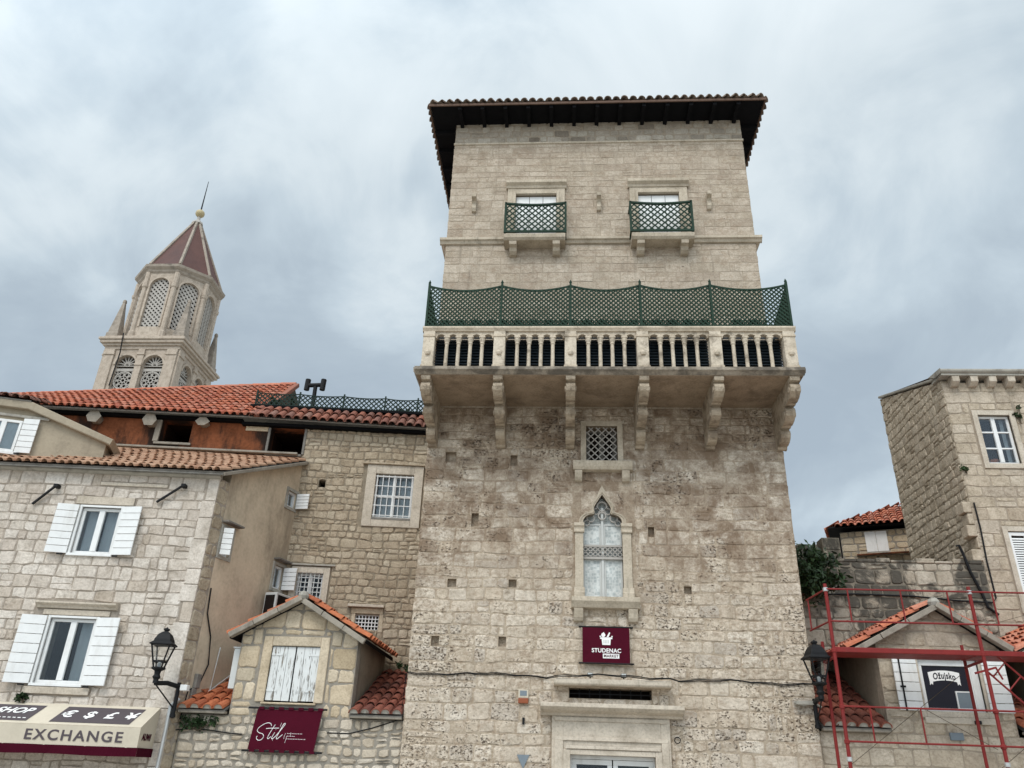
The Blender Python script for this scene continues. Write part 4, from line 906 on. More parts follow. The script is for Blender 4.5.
def house_window(F, u0, u1, v0, v1, hood=None, lint=None, sill=None, cur=None, lw=0.43):
    wn = casement(house, F, u0, u1, v0, v1, nb=-0.10, cols=2, m='white', fw_=0.06, mull=0.055, cur=cur)
    b = MB(); b.box(F, u0 - 0.05, u0, -0.2, 0.035, v0 - 0.02, v1 + 0.04); b.box(F, u1, u1 + 0.05, -0.2, 0.035, v0 - 0.02, v1 + 0.04); b.box(F, u0, u1, -0.2, 0.033, v1, v1 + 0.04); b.box(F, u0 - 0.05, u1 + 0.05, -0.2, 0.06, v0 - 0.05, v0 - 0.001)
    b.build('frame', 'white', wn, bev=0.006)
    board_shutter(wn, F, u0 - 0.05 - lw, u0 - 0.05, v0 - 0.02, v1 + 0.03, 0.045, 9, 'r', planks=7); board_shutter(wn, F, u1 + 0.05, u1 + 0.05 + lw, v0 - 0.02, v1 + 0.03, 0.045, 9, 'l', planks=7)
    if hood: b = MB(); b.prof(F, [(0, hood[2]), (0.05, hood[2]), (0.07, hood[2] + 0.04), (0.13, hood[2] + 0.08), (0.13, hood[3]), (0, hood[3] + 0.02)], hood[0], hood[1]); b.build('hood', 'frame_stone', wn, bev=0.008)
    if lint: b = MB(); b.box(F, lint[0], lint[1], 0, 0.03, lint[2], lint[3]); b.build('lintel', 'frame_stone', wn, bev=0.008)
    if sill: b = MB(); b.box(F, sill[0], sill[1], 0, 0.055, sill[2], sill[3]); b.build('sill', 'frame_stone', wn, bev=0.01)
    return wn
house_window(HF, *H1, lint=(-2.72, -1.58, 6.26, 6.42), cur=[(-2.5, -2.23), (-2.14, -1.88)], lw=0.40)
house_window(HF, *H2, hood=(-2.88, -1.38, 4.22, 4.33), lint=(-2.74, -1.50, 4.10, 4.20), sill=(-2.70, -1.52, 2.72, 2.84), cur=[(-2.05, -1.80)], lw=0.44)
b = MB(); b.box(HF, -2.35, -1.0, -0.1, 0.026, 6.665, 6.735); b.build('long_stone', 'frame_stone', house, bev=0.01)
# dormer over the eave at the left
DF = Fr(-11.03, 14.67, 19)
dm = MB(); dm.prism(DF, [(-2.4, 7.0), (1.30, 7.2), (1.30, 7.74), (-0.28, 8.29), (-2.4, 8.31)], 0.0, -1.6)
dorm = dm.build('dormer', 'plaster_grey', house)
b = MB(); b.strip(DF, [(-2.5, 8.28), (-0.33, 8.27), (1.40, 7.70)], [(-2.5, 8.44), (-0.30, 8.44), (1.44, 7.83)], 0.13, -1.7); b.build('dormer_roof', 'plaster_grey', dorm, bev=0.015)
tiles('roof_tile', dorm, DF(-2.5, 0.15, 8.46), DF(-0.32, 0.15, 8.46), DF(-2.5, -1.2, 8.95), DF(-0.32, -1.2, 8.95), 'tile_old', pitch=0.2, course=0.4, r=0.08, overhang=0.03)
b = MB(); pane_grid(b, DF, -1.05, -0.38, 7.32, 8.02, 0.0, 2, 1, 0.055, 0.05, 0.04); b.box(DF, -1.1, -0.3, 0, 0.07, 7.26, 7.32); dw = b.build('dormer_window', 'white', house, bev=0.006)
b = MB(); b.box(DF, -0.995, -0.435, 0.012, 0.02, 7.38, 7.96); b.build('pane', 'glass', dw); curtain(DF, -0.99, -0.44, 7.38, 7.96, 0.006, dw, amp=0.004)
board_shutter(dw, DF, -0.36, -0.05, 7.31, 8.08, 0.03, 8, 'l', planks=6)
b = MB(); b.box(DF, -1.2, 0.1, 0.0, 0.05, 8.09, 8.15); b.build('lintel', 'cement', dw, bev=0.01)
# side wall windows with small shutters
for h, sw, hd in ((S1, 70, True), (S2, 80, False), (S3, 78, True)):
    u0, u1, v0, v1 = h
    wn = casement(house, SF2, u0, u1, v0, v1, nb=-0.10, cols=1, m='white', fw_=0.045)
    b = MB(); surround(b, SF2, u0, u1, v0, v1, 0.07, -0.02, 0.025); b.build('frame', 'cement', wn, bev=0.006)
    if h is S1: board_shutter(wn, SF2, u0 + 0.0, u0 + 0.20, v0, v1, 0.03, 60, 'l', planks=5, hinges=False)
    else: board_shutter(wn, SF2, u1, u1 + 0.30, v0, v1, 0.03, sw, 'l', planks=5, hinges=False)
    if hd: b = MB(); b.box(SF2, u0 - 0.08, u1 + 0.16, 0.0, 0.16, v1 + 0.10, v1 + 0.14); b.build('hood', 'cement_dk', wn, bev=0.01)

# things on the house
for (a, e, c, d_), lb in (((-3.55, -3.17, 6.20, 6.59), 'slanting black iron bar on the pale house wall, left of its top window'), ((-1.13, -0.66, 6.35, 6.71), 'slanting black iron bar on the pale house wall, right of its top window')):
    t = thing('iron_bar', HF(a, 0.05, c), lb, 'iron bar', 'iron bars beside the top window')
    b = MB(); b.bar(HF(a, 0.06, c), HF(e, 0.10, d_), 0.04, 0.035); b.build('rod', 'black', t); b = MB(); b.box(HF, e - 0.04, e + 0.05, 0.0, 0.14, d_ - 0.04, d_ + 0.03); b.build('bracket', 'black', t, bev=0.01)
aw = thing('awning', HF(-1.5, 0.3, 1.9), 'cream exchange awning with dark lettering and a maroon hem, on the pale stone house', 'awning')
A0, A1 = -7.0, -0.18; AN = 0.72
b = MB(); b.add([HF(A0, 0.02, 2.56), HF(A1, 0.02, 2.56), HF(A1, AN, 2.20), HF(A0, AN, 2.20)], [(0, 1, 2, 3)])
b.add([HF(A0, AN, 2.20), HF(A1, AN, 2.20), HF(A1, AN - 0.02, 1.89), HF(A0, AN - 0.02, 1.89)], [(0, 1, 2, 3)])
b.add([HF(A1, 0.02, 2.56), HF(A1, AN, 2.20), HF(A1, AN - 0.02, 1.89), HF(A1, 0.02, 1.89)], [(0, 1, 2, 3)])
cn = b.build('canopy', 'awn', aw); sm = cn.modifiers.new('thickness', 'SOLIDIFY'); sm.thickness = 0.008
k = 70; b = MB(); P = []
for i in range(k + 1):
    u = A0 + (A1 + 0.01 - A0) * i / k; P += [HF(u, AN - 0.012 + 0.006 * math.sin(i * 0.9), 1.895), HF(u, AN - 0.015 + 0.015 * math.sin(i * 0.9), 1.755 + 0.006 * math.sin(i * 0.37))]
b.add(P, [(2 * i, 2 * i + 2, 2 * i + 3, 2 * i + 1) for i in range(k)])
b.add([HF(A1 + 0.01, AN - 0.012, 1.895), HF(A1 + 0.01, 0.02, 1.895), HF(A1 + 0.012, 0.02, 1.76), HF(A1 + 0.012, AN - 0.015, 1.755)], [(0, 1, 2, 3)])
fl = b.build('flounce', 'maroon_dk', aw, smooth=False); sm = fl.modifiers.new('thickness', 'SOLIDIFY'); sm.thickness = 0.006
sx_ = (HF(0, AN, 2.20) - HF(0, 0.02, 2.56)).normalized(); SL = lambda u, t: Ax(HF(u, 0.02 + (AN - 0.02) * t, 2.56 - 0.36 * t) , HF.u, -sx_)
def slope_panel(u0, u1, t0, t1, lean):
    b = MB(); up_ = SL(0, 0).n * 0.013
    P = [HF(u0 + lean, 0.02 + (AN - 0.02) * t0, 2.56 - 0.36 * t0) + up_, HF(u1 + lean, 0.02 + (AN - 0.02) * t0, 2.56 - 0.36 * t0) + up_, HF(u1, 0.02 + (AN - 0.02) * t1, 2.56 - 0.36 * t1) + up_, HF(u0, 0.02 + (AN - 0.02) * t1, 2.56 - 0.36 * t1) + up_]
    b.add(P, [(0, 1, 2, 3)]); return b.build('printed_panel', 'awn_dk', aw)
slope_panel(-1.78, -0.42, 0.14, 0.90, 0.03); slope_panel(-3.6, -2.16, 0.14, 0.90, 0.03)
text('€  $  £  ¥', 0.33, aw, Ax(SL(-1.07, 0.53)(0, 0.016, 0), HF.u, -sx_), 'lett', bold=0.008, shear=0.1, sx=0.98)
text('SHOP', 0.29, aw, Ax(SL(-2.58, 0.44)(0, 0.016, 0), HF.u, -sx_), 'lett', bold=0.006, shear=0.25, sx=0.85)
b = MB(); 
for i in range(9): 
    c_ = SL(-2.95 + i * 0.085, 0.78); b.box(c_, 0, 0.05, 0.016, 0.019, -0.012, 0.012)
b.build('small_print', 'lett', aw)
text('EXCHANGE', 0.225, aw, Ax(HF(-1.27, AN + 0.002, 2.035), HF.u, HF.v), 'awn_dk', bold=0.005, sx=1.2, space=1.22, depth=0.002)
sA = Fr(*HF(A1, 0, 0)[:2], HA + 90); text('AUW/', 0.15, aw, Ax(HF(A1 + 0.006, 0.40, 2.06), -HF.n, HF.v), 'maroon_dk', bold=0.004, sx=0.95)
b = MB(); b.tube([HF(A1 - 0.03, 0.03, 2.53), HF(A1 - 0.03, AN - 0.03, 1.90)], 0.014, 6); b.tube([HF(A0, AN - 0.035, 1.90), HF(A1 - 0.02, AN - 0.035, 1.90)], 0.014, 6); b.build('arm', 'galv', aw)
b = MB(); b.tube([HF(0.02, 0.12, 2.6), HF(0.0, 0.14, GZ)], 0.035, 8); b.tube([HF(0.02, 0.12, 2.6), HF(0.10, 0.0, 2.72)], 0.035, 8); tag(b.build('downpipe', 'galv', origin=HF(0, 0.12, GZ)), 'pale grey downpipe at the corner of the pale house below the street lamp', 'downpipe')
b = MB(); pts = [SF2(0.36, 0.03, 4.78), SF2(0.40, 0.03, 4.3), SF2(0.62, 0.03, 3.9), SF2(0.70, 0.04, 3.4), SF2(0.55, 0.03, 3.0), SF2(0.30, 0.03, 2.9), SF2(0.24, 0.03, 2.4)]
b.tube(pts, 0.014, 6); tag(b.build('cable', 'black', origin=pts[0]), 'black cable looping down the brown plaster side of the pale house', 'cable')
b = MB(); b.tube([SF2(0.95, 0.04, 3.75), SF2(0.88, 0.04, 2.95), SF2(1.9, 0.04, 3.6)], 0.014, 6); b.tube([SF2(0.88, 0.04, 2.95), SF2(0.5, 0.06, 2.65)], 0.014, 6); tag(b.build('conduit', 'plastic', origin=SF2(0.9, 0, 2.9)), 'forked grey conduit on the plaster wall over the narrow red tiles', 'conduit')
b = MB(); b.box(SF2, 0.42, 0.54, 0.0, 0.08, 2.95, 3.2); b.box(SF2, 0.38, 0.50, 0.0, 0.06, 2.55, 2.95); tag(b.build('meter_box', 'cement_dk', origin=SF2(0.45, 0, 2.6), bev=0.01), 'grey meter box low on the plaster wall behind the street lamp', 'box')
t = thing('air_conditioner', SF2(2.25, 0.2, 4.5), 'white air conditioner on the plaster wall behind the small gable', 'air conditioner')
b = MB(); b.box(SF2, 1.95, 2.62, 0.12, 0.42, 4.52, 5.02); b.build('casing', 'plastic', t, bev=0.015); b = MB(); b.box(SF2, 2.0, 2.40, 0.42, 0.43, 4.57, 4.97); b.build('fan_grille', 'dark', t)
b = MB()
b.box(SF2, 1.93, 1.948, 0.16, 0.38, 4.58, 4.96); b.build('vent', 'dark', t); b = MB(); b.box(SF2, 2.05, 2.09, 0.0, 0.40, 4.48, 4.515); b.box(SF2, 2.5, 2.54, 0.0, 0.40, 4.48, 4.515); b.build('bracket', 'galv', t)

# ================================================================== back house with rubble wall, rusty attic and orange roof
back = thing('back_house', BF(-3, 0, GZ), 'brown rubble house set back between pale house and tower, under an orange roof', 'house')
B1 = (-1.52, -0.61, 6.99, 8.07); B2 = (-3.02, -2.44, 5.00, 5.63); B3 = (-1.61, -1.10, 4.45, 4.76); BH = (-2.86, -2.70, 7.67, 7.85)
masonry('wall', back, BF, -3.38, 0.3, GZ, 9.16, ['rubble', 'rubble_mortar'], hr=(0.11, 0.20), wr=(0.13, 0.38), gap=0.014, d=0.016, bv=0.015, chamfer=0.024, jit=0.012, holes=[B1, B2, B3, BH, (-3.39, -3.36, 8.46, 9.12)], puff=0.006, wob=0.02,
        skip=[(-1.82, -0.36, 6.80, 8.28), (-3.18, -2.28, 4.86, 5.78), (-1.80, -1.0, 4.78, 5.0)], split=0.12, rnd=31)
b = MB()
us = sorted({-12.0, -3.38, AT1[0], AT1[1], AT2[0], AT2[1]}); vs = sorted({6.9, 9.24, AT1[2], AT1[3], AT2[2], AT2[3]})
for i in range(len(us) - 1):
    for j in range(len(vs) - 1):
        cu, c2 = (us[i] + us[i + 1]) / 2, (vs[j] + vs[j + 1]) / 2
        if any(h[0] < cu < h[1] and h[2] < c2 < h[3] for h in (AT1, AT2)): continue
        b.box(BF, us[i], us[i + 1], 0.0, -0.3, vs[j], vs[j + 1])
att = b.build('attic_wall', 'rust', back)
b = MB(); b.box(BF, AT1[0] - 0.1, AT1[1] + 0.06, 0.0, 0.05, AT1[2] - 0.06, AT1[2]); b.box(BF, AT1[0] - 0.13, AT1[0], 0.0, 0.06, AT1[2], AT1[3] - 0.02); b.build('opening_frame', 'rake', att, bev=0.01)
b = MB(); b.box(BF, AT2[0] - 0.06, AT2[0], 0.0, 0.05, AT2[2], AT2[3]); b.box(BF, AT2[0] - 0.06, AT2[1], 0.0, 0.055, AT2[2] - 0.06, AT2[2]); b.box(BF, AT2[1], AT2[1] + 0.06, 0.0, 0.045, AT2[2], AT2[3] + 0.02); b.build('opening_frame', 'cement_dk', att, bev=0.01)
recess(BF, *AT1, att, -0.3, 1.2, 'brown_in'); recess(BF, *AT2, att, -0.3, 1.2, 'brown_in')
b = MB(); b.box(BF, AT2[0] - 0.62, AT2[0] - 0.07, 0.0, 0.03, 9.02, 9.15); b.build('bare_stone', 'dormer', att, bev=0.01)
for u, v, s_ in ((-8.42, 9.12, 0.15), (-7.10, 9.10, 0.16), (-5.82, 9.12, 0.11)):
    b = MB(); rg = random.Random(int(-u * 9)); pl = [(u + s_ * rg.uniform(0.75, 1.25) * math.cos(q * 1.047), v + s_ * rg.uniform(0.6, 1.0) * math.sin(q * 1.047)) for q in range(6)]; b.prism(BF, pl, -0.1, 0.24); b.build('beam_end', 'rake', att, bev=0.03)
b = MB(); b.box(BF, -11.8, -3.45, 0.0, 0.14, 8.42, 8.475); b.box(BF, -11.8, -3.9, 0.0, 0.04, 8.475, 8.51); b.build('flashing', 'rake', back, bev=0.015)
recess(BF, *BH, back, -0.33, 0.3)
# big window with white bars
wn = casement(back, BF, *B1, nb=-0.12, cols=2, rows=2, m='white', fw_=0.05, mull=0.04, cur=[(-1.46, -1.1), (-1.02, -0.66)])
b = MB(); surround(b, BF, *B1, 0.22, -0.02, 0.05); b.build('surround', 'frame_stone', wn, bev=0.01)
b = MB(); b.box(BF, -1.86, -0.30, 0.0, 0.10, 8.295, 8.335); b.build('hood', 'rubble', wn, bev=0.01)
b = MB()
for i in range(7): x = B1[0] + 0.04 + (B1[1] - B1[0] - 0.08) * i / 6; b.box(BF, x - 0.008, x + 0.008, 0.0, 0.016, B1[2] + 0.02, B1[3] - 0.02)
for j in range(5): y = B1[2] + 0.06 + (B1[3] - B1[2] - 0.12) * j / 4; b.box(BF, B1[0] - 0.02, B1[1] + 0.02, 0.016, 0.026, y - 0.009, y + 0.009)
b.build('bars', 'white', wn); b = MB(); b.box(BF, B1[0], B1[1], -0.1, 0.055, B1[2] - 0.05, B1[2] - 0.002); b.build('sill', 'cement_dk', wn)
wn = casement(back, BF, *B2, nb=-0.12, cols=2, rows=1, m='white', fw_=0.045)
b = MB(); surround(b, BF, *B2, 0.14, -0.02, 0.045); b.build('surround', 'frame_stone', wn, bev=0.01); b = MB(); b.box(BF, -3.2, -2.2, 0, 0.08, 5.79, 5.83); b.build('hood', 'cement', wn, bev=0.008)
b = MB()
for i in range(7): x = B2[0] + (B2[1] - B2[0]) * i / 6; b.box(BF, x - 0.008, x + 0.008, 0.0, 0.016, B2[2], B2[3])
for j in range(7): y = B2[2] + (B2[3] - B2[2]) * j / 6; b.box(BF, B2[0], B2[1], 0.016, 0.026, y - 0.008, y + 0.008)
b.build('bars', 'plastic', wn)
b = MB()
for i in range(8): x = B3[0] + (B3[1] - B3[0]) * i / 7; b.box(BF, x - 0.010, x + 0.010, -0.04, -0.024, B3[2], B3[3])
for j in range(5): y = B3[2] + (B3[3] - B3[2]) * j / 4; b.box(BF, B3[0], B3[1], -0.024, -0.012, y - 0.010, y + 0.010)
vn = b.build('vent', 'white', back); recess(BF, *B3, vn, -0.1, 0.4)
b = MB(); b.box(BF, -1.80, -1.0, 0.0, 0.13, 4.92, 4.98); b.build('hood', 'white_stone', vn, bev=0.008); b = MB(); b.box(BF, -1.72, -1.02, 0, 0.03, 4.79, 4.915); b.box(BF, -1.7, -1.62, 0, 0.028, 4.40, 4.787); b.box(BF, -1.09, -1.0, 0, 0.028, 4.40, 4.787); b.build('surround', 'dormer', vn, bev=0.008)
# roofs
eL, eR, tR, tL = BF(-15.2, 0.34, 9.30), BF(-4.6, 0.34, 9.27), Vector((-7.95, 20.3, 11.74)), Vector((-18.3, 19.3, 10.75))
rb = MB(); rb.add([tL, tR, tR + Vector((0, 3.5, -2.0)), tL + Vector((0, 3.5, -2.0))], [(0, 1, 2, 3)])
rf = rb.build('roof', 'cement_dk', back)
tiles('roof_tile', rf, eL, eR, tL, tR, 'tile_new', pitch=0.18, course=0.31, r=0.076, overhang=0.05)
b = MB()
for i in range(26):
    a = tL + (tR - tL) * (i / 26); e = tL + (tR - tL) * ((i + 1.12) / 26); d_ = (e - a).normalized(); s_ = d_.cross(Vector((0, 0, 1))).normalized(); P = []
    for (pp, r_) in ((a, 0.10), (e, 0.085)):
        for q in range(7): an = math.pi * q / 6; P.append(pp + s_ * math.cos(an) * r_ + Vector((0, 0, math.sin(an) * r_ + 0.02)))
    b.add(P, [(q, q + 1, 8 + q, 7 + q) for q in range(6)])
b.build('ridge_tile', 'tile_new', rf)
b = MB(); b.bar(Vector(eR) + Vector((0.08, 0, 0.02)), Vector(tR) + Vector((0.08, 0, 0.02)), 0.14, 0.12); b.build('verge', 'tile_old', rf, bev=0.02)
nr = (eR - eL).cross(tL - eL).normalized(); c_ = Vector((-11.75, 19.63, 11.05)); ux = (eR - eL).normalized(); vx = nr.cross(ux)
sk = Ax(c_ + nr * 0.02, ux, vx); b = MB(); b.box(sk, -0.42, 0.42, 0.0, 0.16, -0.16, 0.16); hh = b.build('roof_hatch', 'cement_dk', rf, bev=0.01); b = MB(); b.box(sk, -0.36, 0.36, 0.161, 0.17, -0.12, 0.12); b.build('hatch_pane', 'dark', hh)
b = MB(); b.box(BF, -4.9, 0.3, 0.0, 0.16, 9.13, 9.20); b.box(BF, -12.0, -4.9, 0.0, 0.14, 9.20, 9.28); b.build('eave_board', 'wood_dk', back)
tiles('roof_tile', back, BF(-4.7, 0.34, 9.26), BF(0.15, 0.30, 9.20), BF(-4.7, -0.32, 9.80), BF(0.15, -0.32, 9.74), 'tile_old', pitch=0.215, course=0.4, r=0.09, overhang=0.04, fill=False)
b = MB(); b.box(BF, -4.6, 0.15, -0.36, -5.0, 9.62, 9.77); b.build('terrace_floor', 'cement_dk', back)
b = MB(); b.box(BF, -4.9, 0.15, -0.2, -0.36, 9.78, 9.84); b.build('terrace_kerb', 'wood_dk', back)

tl = thing('terrace_lattice', BF(-2.4, -0.3, 9.85), 'low dark lattice fence along the terrace edge beside the orange roof', 'lattice fence')
pp = [-4.80, -3.72, -2.60, -1.55, -0.72, 0.1]
for i in range(5):
    ua, ub = pp[i], pp[i + 1]; c = (ua + ub) / 2; h = (ub - ua) / 2
    top = lambda u: 10.20 - 0.03 * (1 - ((u - c) / h) ** 2)
    b = MB(); lattice(b, BF, lambda u, v: v < top(u), (ua, ub, 9.86, 10.22), sp=0.125, wd=0.03, n0=-0.28, t=0.01); b.box(BF, ua, ub, -0.29, -0.25, 9.845, 9.875)
    for q in range(8): p = ua + (ub - ua) * q / 8; e = ua + (ub - ua) * (q + 1) / 8; b.bar(BF(p, -0.27, top(p)), BF(e, -0.27, top(e)), 0.02, 0.025, side=BF.n)
    b.build('panel', 'green_dk', tl)
for x in pp: b = MB(); b.box(BF, x - 0.018, x + 0.018, -0.295, -0.25, 9.845, 10.26); b.build('post', 'green_dk', tl)

t = thing('chimney_cowl', (-6.85, 19.1, 9.77), 'black two-ended chimney cowl rising over the terrace lattice', 'chimney cowl')
b = MB(); b.tube([(-6.86, 19.1, 9.77), (-6.88, 19.1, 11.12)], 0.055, 10); b.build('pipe', 'black', t); b = MB(); b.tube([(-7.08, 19.1, 11.16), (-6.70, 19.1, 11.18)], 0.06, 10); b.build('cross_pipe', 'black', t)
for x in (-7.12, -6.68): b = MB(); b.tube([(x, 19.1, 11.02), (x + 0.01, 19.1, 11.34)], 0.075, 10); b.build('outlet', 'black', t)

def leaf_cloud(name, c, rad, count, m, label, cat, size=0.06, stems=(), squash=(1, 1, 1), seed=1, group=None):
    """many small leaf faces gathered in clumps around twigs"""
    rg = random.Random(seed); c = Vector(c)
    t = thing(name, c - Vector((0, 0, rad * squash[2])), label, cat, group)
    clumps = [c + Vector((rg.gauss(0, 0.42) * rad * squash[0], rg.gauss(0, 0.42) * rad * squash[1], rg.gauss(0, 0.42) * rad * squash[2])) for _ in range(max(4, count // 45))]
    b = MB()
    for _ in range(count):
        p = rg.choice(clumps) + Vector((rg.gauss(0, 0.2) * rad, rg.gauss(0, 0.2) * rad, rg.gauss(0, 0.2) * rad))
        a = Vector((rg.gauss(0, 1), rg.gauss(0, 1), rg.gauss(0, 1))).normalized(); e = a.cross(Vector((rg.gauss(0, 1), rg.gauss(0, 1), rg.gauss(0, 1)))).normalized(); s_ = size * rg.uniform(0.6, 1.3)
        b.add([p - a * s_, p + e * s_ * 0.45, p + a * s_, p - e * s_ * 0.45], [(0, 1, 2, 3)])
    b.build('foliage', m, t)
    k = MB(); base = c - Vector((0, 0, rad * squash[2]))
    for q in clumps[:14]: k.tube([base, (base + q) / 2 + Vector((0, 0, 0.02)), q], [0.012, 0.008, 0.004], 5)
    k.build('stems', 'twig', t)
    return t
leaf_cloud('shrub', BF(-4.3, -0.5, 10.0), 0.28, 420, 'leaf_dk', 'dark potted shrub behind the left end of the terrace lattice', 'shrub', 0.05, squash=(1.5, 0.6, 0.7), seed=2)
leaf_cloud('shrub', BF(-1.3, -0.55, 9.98), 0.22, 300, 'leaf_dk', 'dark shrub behind the terrace lattice close to the tower', 'shrub', 0.05, squash=(1.7, 0.6, 0.6), seed=3)

# ================================================================== low houses with tiled gables, on both sides of the tower
LF = Fr(0, 15.1)
def gable_dormer(par, u0, u1, vb, vl, vr, apex, eL, eR, hole, mats, side_h, yb, tm, rnd, hr=(0.2, 0.36), wr=(0.2, 0.5), skip=(), puff=0.006, fmat='rake'):
    """gabled dormer: masonry front, plaster cheeks, two tiled slopes. apex=(u, v); eL/eR=(u, v) of the eaves"""
    au, av = apex
    clips = []
    for (eu, ev) in (eL, eR):
        # line from eave to apex, lowered by the roof thickness
        dx, dy = au - eu, av - ev; a, bb = -dy, dx
        if bb < 0: a, bb = -a, -bb
        L_ = math.hypot(a, bb); a, bb = a / L_, bb / L_; clips.append((a, bb, a * eu + bb * ev - 0.03))
    d = masonry('dormer', par, LF, u0, u1, vb, av, mats, hr=hr, wr=wr, gap=0.018, d=0.018, bv=0.018, chamfer=0.035, jit=0.013, holes=[hole], clip=clips, thick=0.25, puff=puff, wob=0.012, skip=skip, rnd=rnd)
    def roof_v(u): e = eL if u < au else eR; return e[1] + (av - e[1]) * (u - e[0]) / (au - e[0])
    b = MB()
    b.prism(Fr(u0, yb, -90), [(0, vb), (yb - 15.12, vb), (yb - 15.12, roof_v(u0) - 0.04), (0, roof_v(u0) - 0.04)], -0.001, -0.2); b.build('cheek', 'plaster_dk', d)
    b = MB(); b.prism(Fr(u1, 15.12, 90), [(0, vb), (yb - 15.12, vb), (yb - 15.12, roof_v(u1) - 0.04), (0, roof_v(u1) - 0.04)], -0.001, -0.2); b.build('cheek', 'plaster_dk', d)
    yf = 14.93
    A0, A1 = Vector((au, yf, av)), Vector((au, yb, av))
    b = MB()
    for (eu, ev) in (eL, eR):
        E0, E1 = Vector((eu, yf, ev)), Vector((eu, yb, ev)); dn = Vector((0, 0, -0.07))
        b.add([E0, E1, A1, A0, E0 + dn, E1 + dn, A1 + dn, A0 + dn], [(0, 1, 2, 3), (7, 6, 5, 4), (0, 4, 5, 1), (1, 5, 6, 2), (2, 6, 7, 3), (3, 7, 4, 0)])
    r_ = b.build('dormer_roof', 'wood_dk', d)
    for (eu, ev), sg in ((eL, -1), (eR, 1)):
        lf = 0.035 if (sg < 0 and tm == 'tile_red') or (sg > 0 and tm == 'tile_new') else 0.0
        b = MB(); p = Vector((eu, yf - 0.03, ev - 0.06 + lf)); q = Vector((au, yf - 0.03, av - 0.06 + lf)); k = 3; rg = random.Random(rnd + sg)
        for i in range(k):
            x0, x1 = p.lerp(q, i / k + 0.006), p.lerp(q, (i + 1) / k); b.bar(x0 + Vector((0, rg.uniform(-.01, .01), 0)), x1, 0.10, 0.085 + 2.0 * lf + rg.uniform(-.012, .012), side=Vector((0, 1, 0)))
        b.build('rake_stone', fmat, r_, bev=0.012)
        up_ = Vector((0, 0, 0.02))
        if sg < 0: tiles('roof_tile', r_, Vector((eu, yb, ev)) + up_, Vector((eu, yf, ev)) + up_, A1 + up_, A0 + up_, tm, pitch=0.2, course=0.33, r=0.085, overhang=0.06)
        else: tiles('roof_tile', r_, Vector((eu, yf, ev)) + up_, Vector((eu, yb, ev)) + up_, A0 + up_, A1 + up_, tm, pitch=0.2, course=0.33, r=0.085, overhang=0.06)
    b = MB(); b.tube([A0 + Vector((0, -0.03, 0.03)), A1 + Vector((0, 0, 0.03))], 0.085, 8); b.lathe(A0 + Vector((0, 0, -0.04)), [(0.09, 0), (0.11, 0.06), (0.07, 0.13), (0.0, 0.16)], 8); b.build('ridge', 'cement', r_)
    return d
def shed(par, u0, u1, v0, v1, yb, tm, n=None):
    tiles('shed_tile', par, (u0, 14.93, v0), (u1, 14.93, v0), (u0, yb, v1), (u1, yb, v1), tm, pitch=0.205, course=0.34, r=0.09, fill=True, overhang=0.03)
    b = MB(); b.box(LF, u0, u1, 0.02, 0.16, v0 - 0.06, v0 - 0.012); b.build('eave_stone', 'rake', par, bev=0.015)

lowl = thing('low_house', (-4.9, 15.1, GZ), 'low rubble house with a small stone gable and peeling white shutters', 'house')
masonry('wall', lowl, LF, -6.92, -2.84, GZ, 2.50, ['lowwall', 'dormer_mortar'], hr=(0.10, 0.18), wr=(0.12, 0.34), gap=0.032, d=0.022, bv=0.015, chamfer=0.026, jit=0.012, puff=0.006, wob=0.02, rnd=41, split=0.1)
LW = (-5.45, -4.53, 2.74, 3.72)
dl = gable_dormer(lowl, -6.06, -3.83, 2.50, 3.7, 3.7, (-4.95, 4.60), (-6.24, 3.88), (-3.66, 3.86), LW, ['dormer', 'dormer_mortar'], 3.7, 17.55, 'tile_red', 43, hr=(0.22, 0.40), wr=(0.2, 0.55), skip=[(-5.66, -4.34, 2.55, 3.92)])
b = MB(); surround(b, LF, *LW, 0.17, -0.05, 0.035, bottom=False); b.box(LF, -5.50, -4.48, -0.05, 0.05, 2.70, 2.737)
sr = b.build('window_surround', 'dormer', dl, bev=0.015)
for i in range(2):
    a = LW[0] + 0.008 + i * 0.465; rg = random.Random(i)
    b = MB(); k = 3
    for q in range(k): b.box(LF, a + q * 0.148, a + (q + 1) * 0.148 - 0.006, -0.04, -0.012, LW[2] + 0.02 + rg.uniform(0, .012), LW[3] - 0.01)
    sh = b.build('shutter', 'peel', sr, bev=0.003)
    b = MB()
    for z in (2.92, 3.55): b.box(LF, a + 0.0, a + 0.20 if i == 0 else a + 0.44, -0.012, -0.002, z, z + 0.035) if i == 0 else b.box(LF, a + 0.24, a + 0.44, -0.012, -0.002, z, z + 0.035)
    b.build('hinge_strap', 'peel', sh)
    b = MB()                                             # bare cracks where the paint has come off
    for q in range(60 if i else 18):
        x = a + rg.uniform(0.02, 0.42); z = LW[2] + rg.uniform(0.05, 0.85); w_ = rg.uniform(0.002, 0.006); h_ = rg.uniform(0.03, 0.16)
        b.prism(LF, [(x, z), (x + w_, z + h_ * 0.4), (x - w_ * 0.3, z + h_), (x - w_, z + h_ * 0.5)], -0.0115, -0.0105)
    b.build('flaked_paint', 'cement_dk', sh)
recess(LF, *LW, sr, -0.06, 0.2)
shed(lowl, -6.95, -6.08, 2.57, 3.62, 17.45, 'tile_red'); shed(lowl, -3.80, -2.86, 2.57, 3.55, 17.5, 'tile_dark')
b = MB(); b.box(W0, -6.9, -2.87, -17.6, -15.36, 2.28, 2.48); b.build('ceiling', 'wood_dk', lowl)
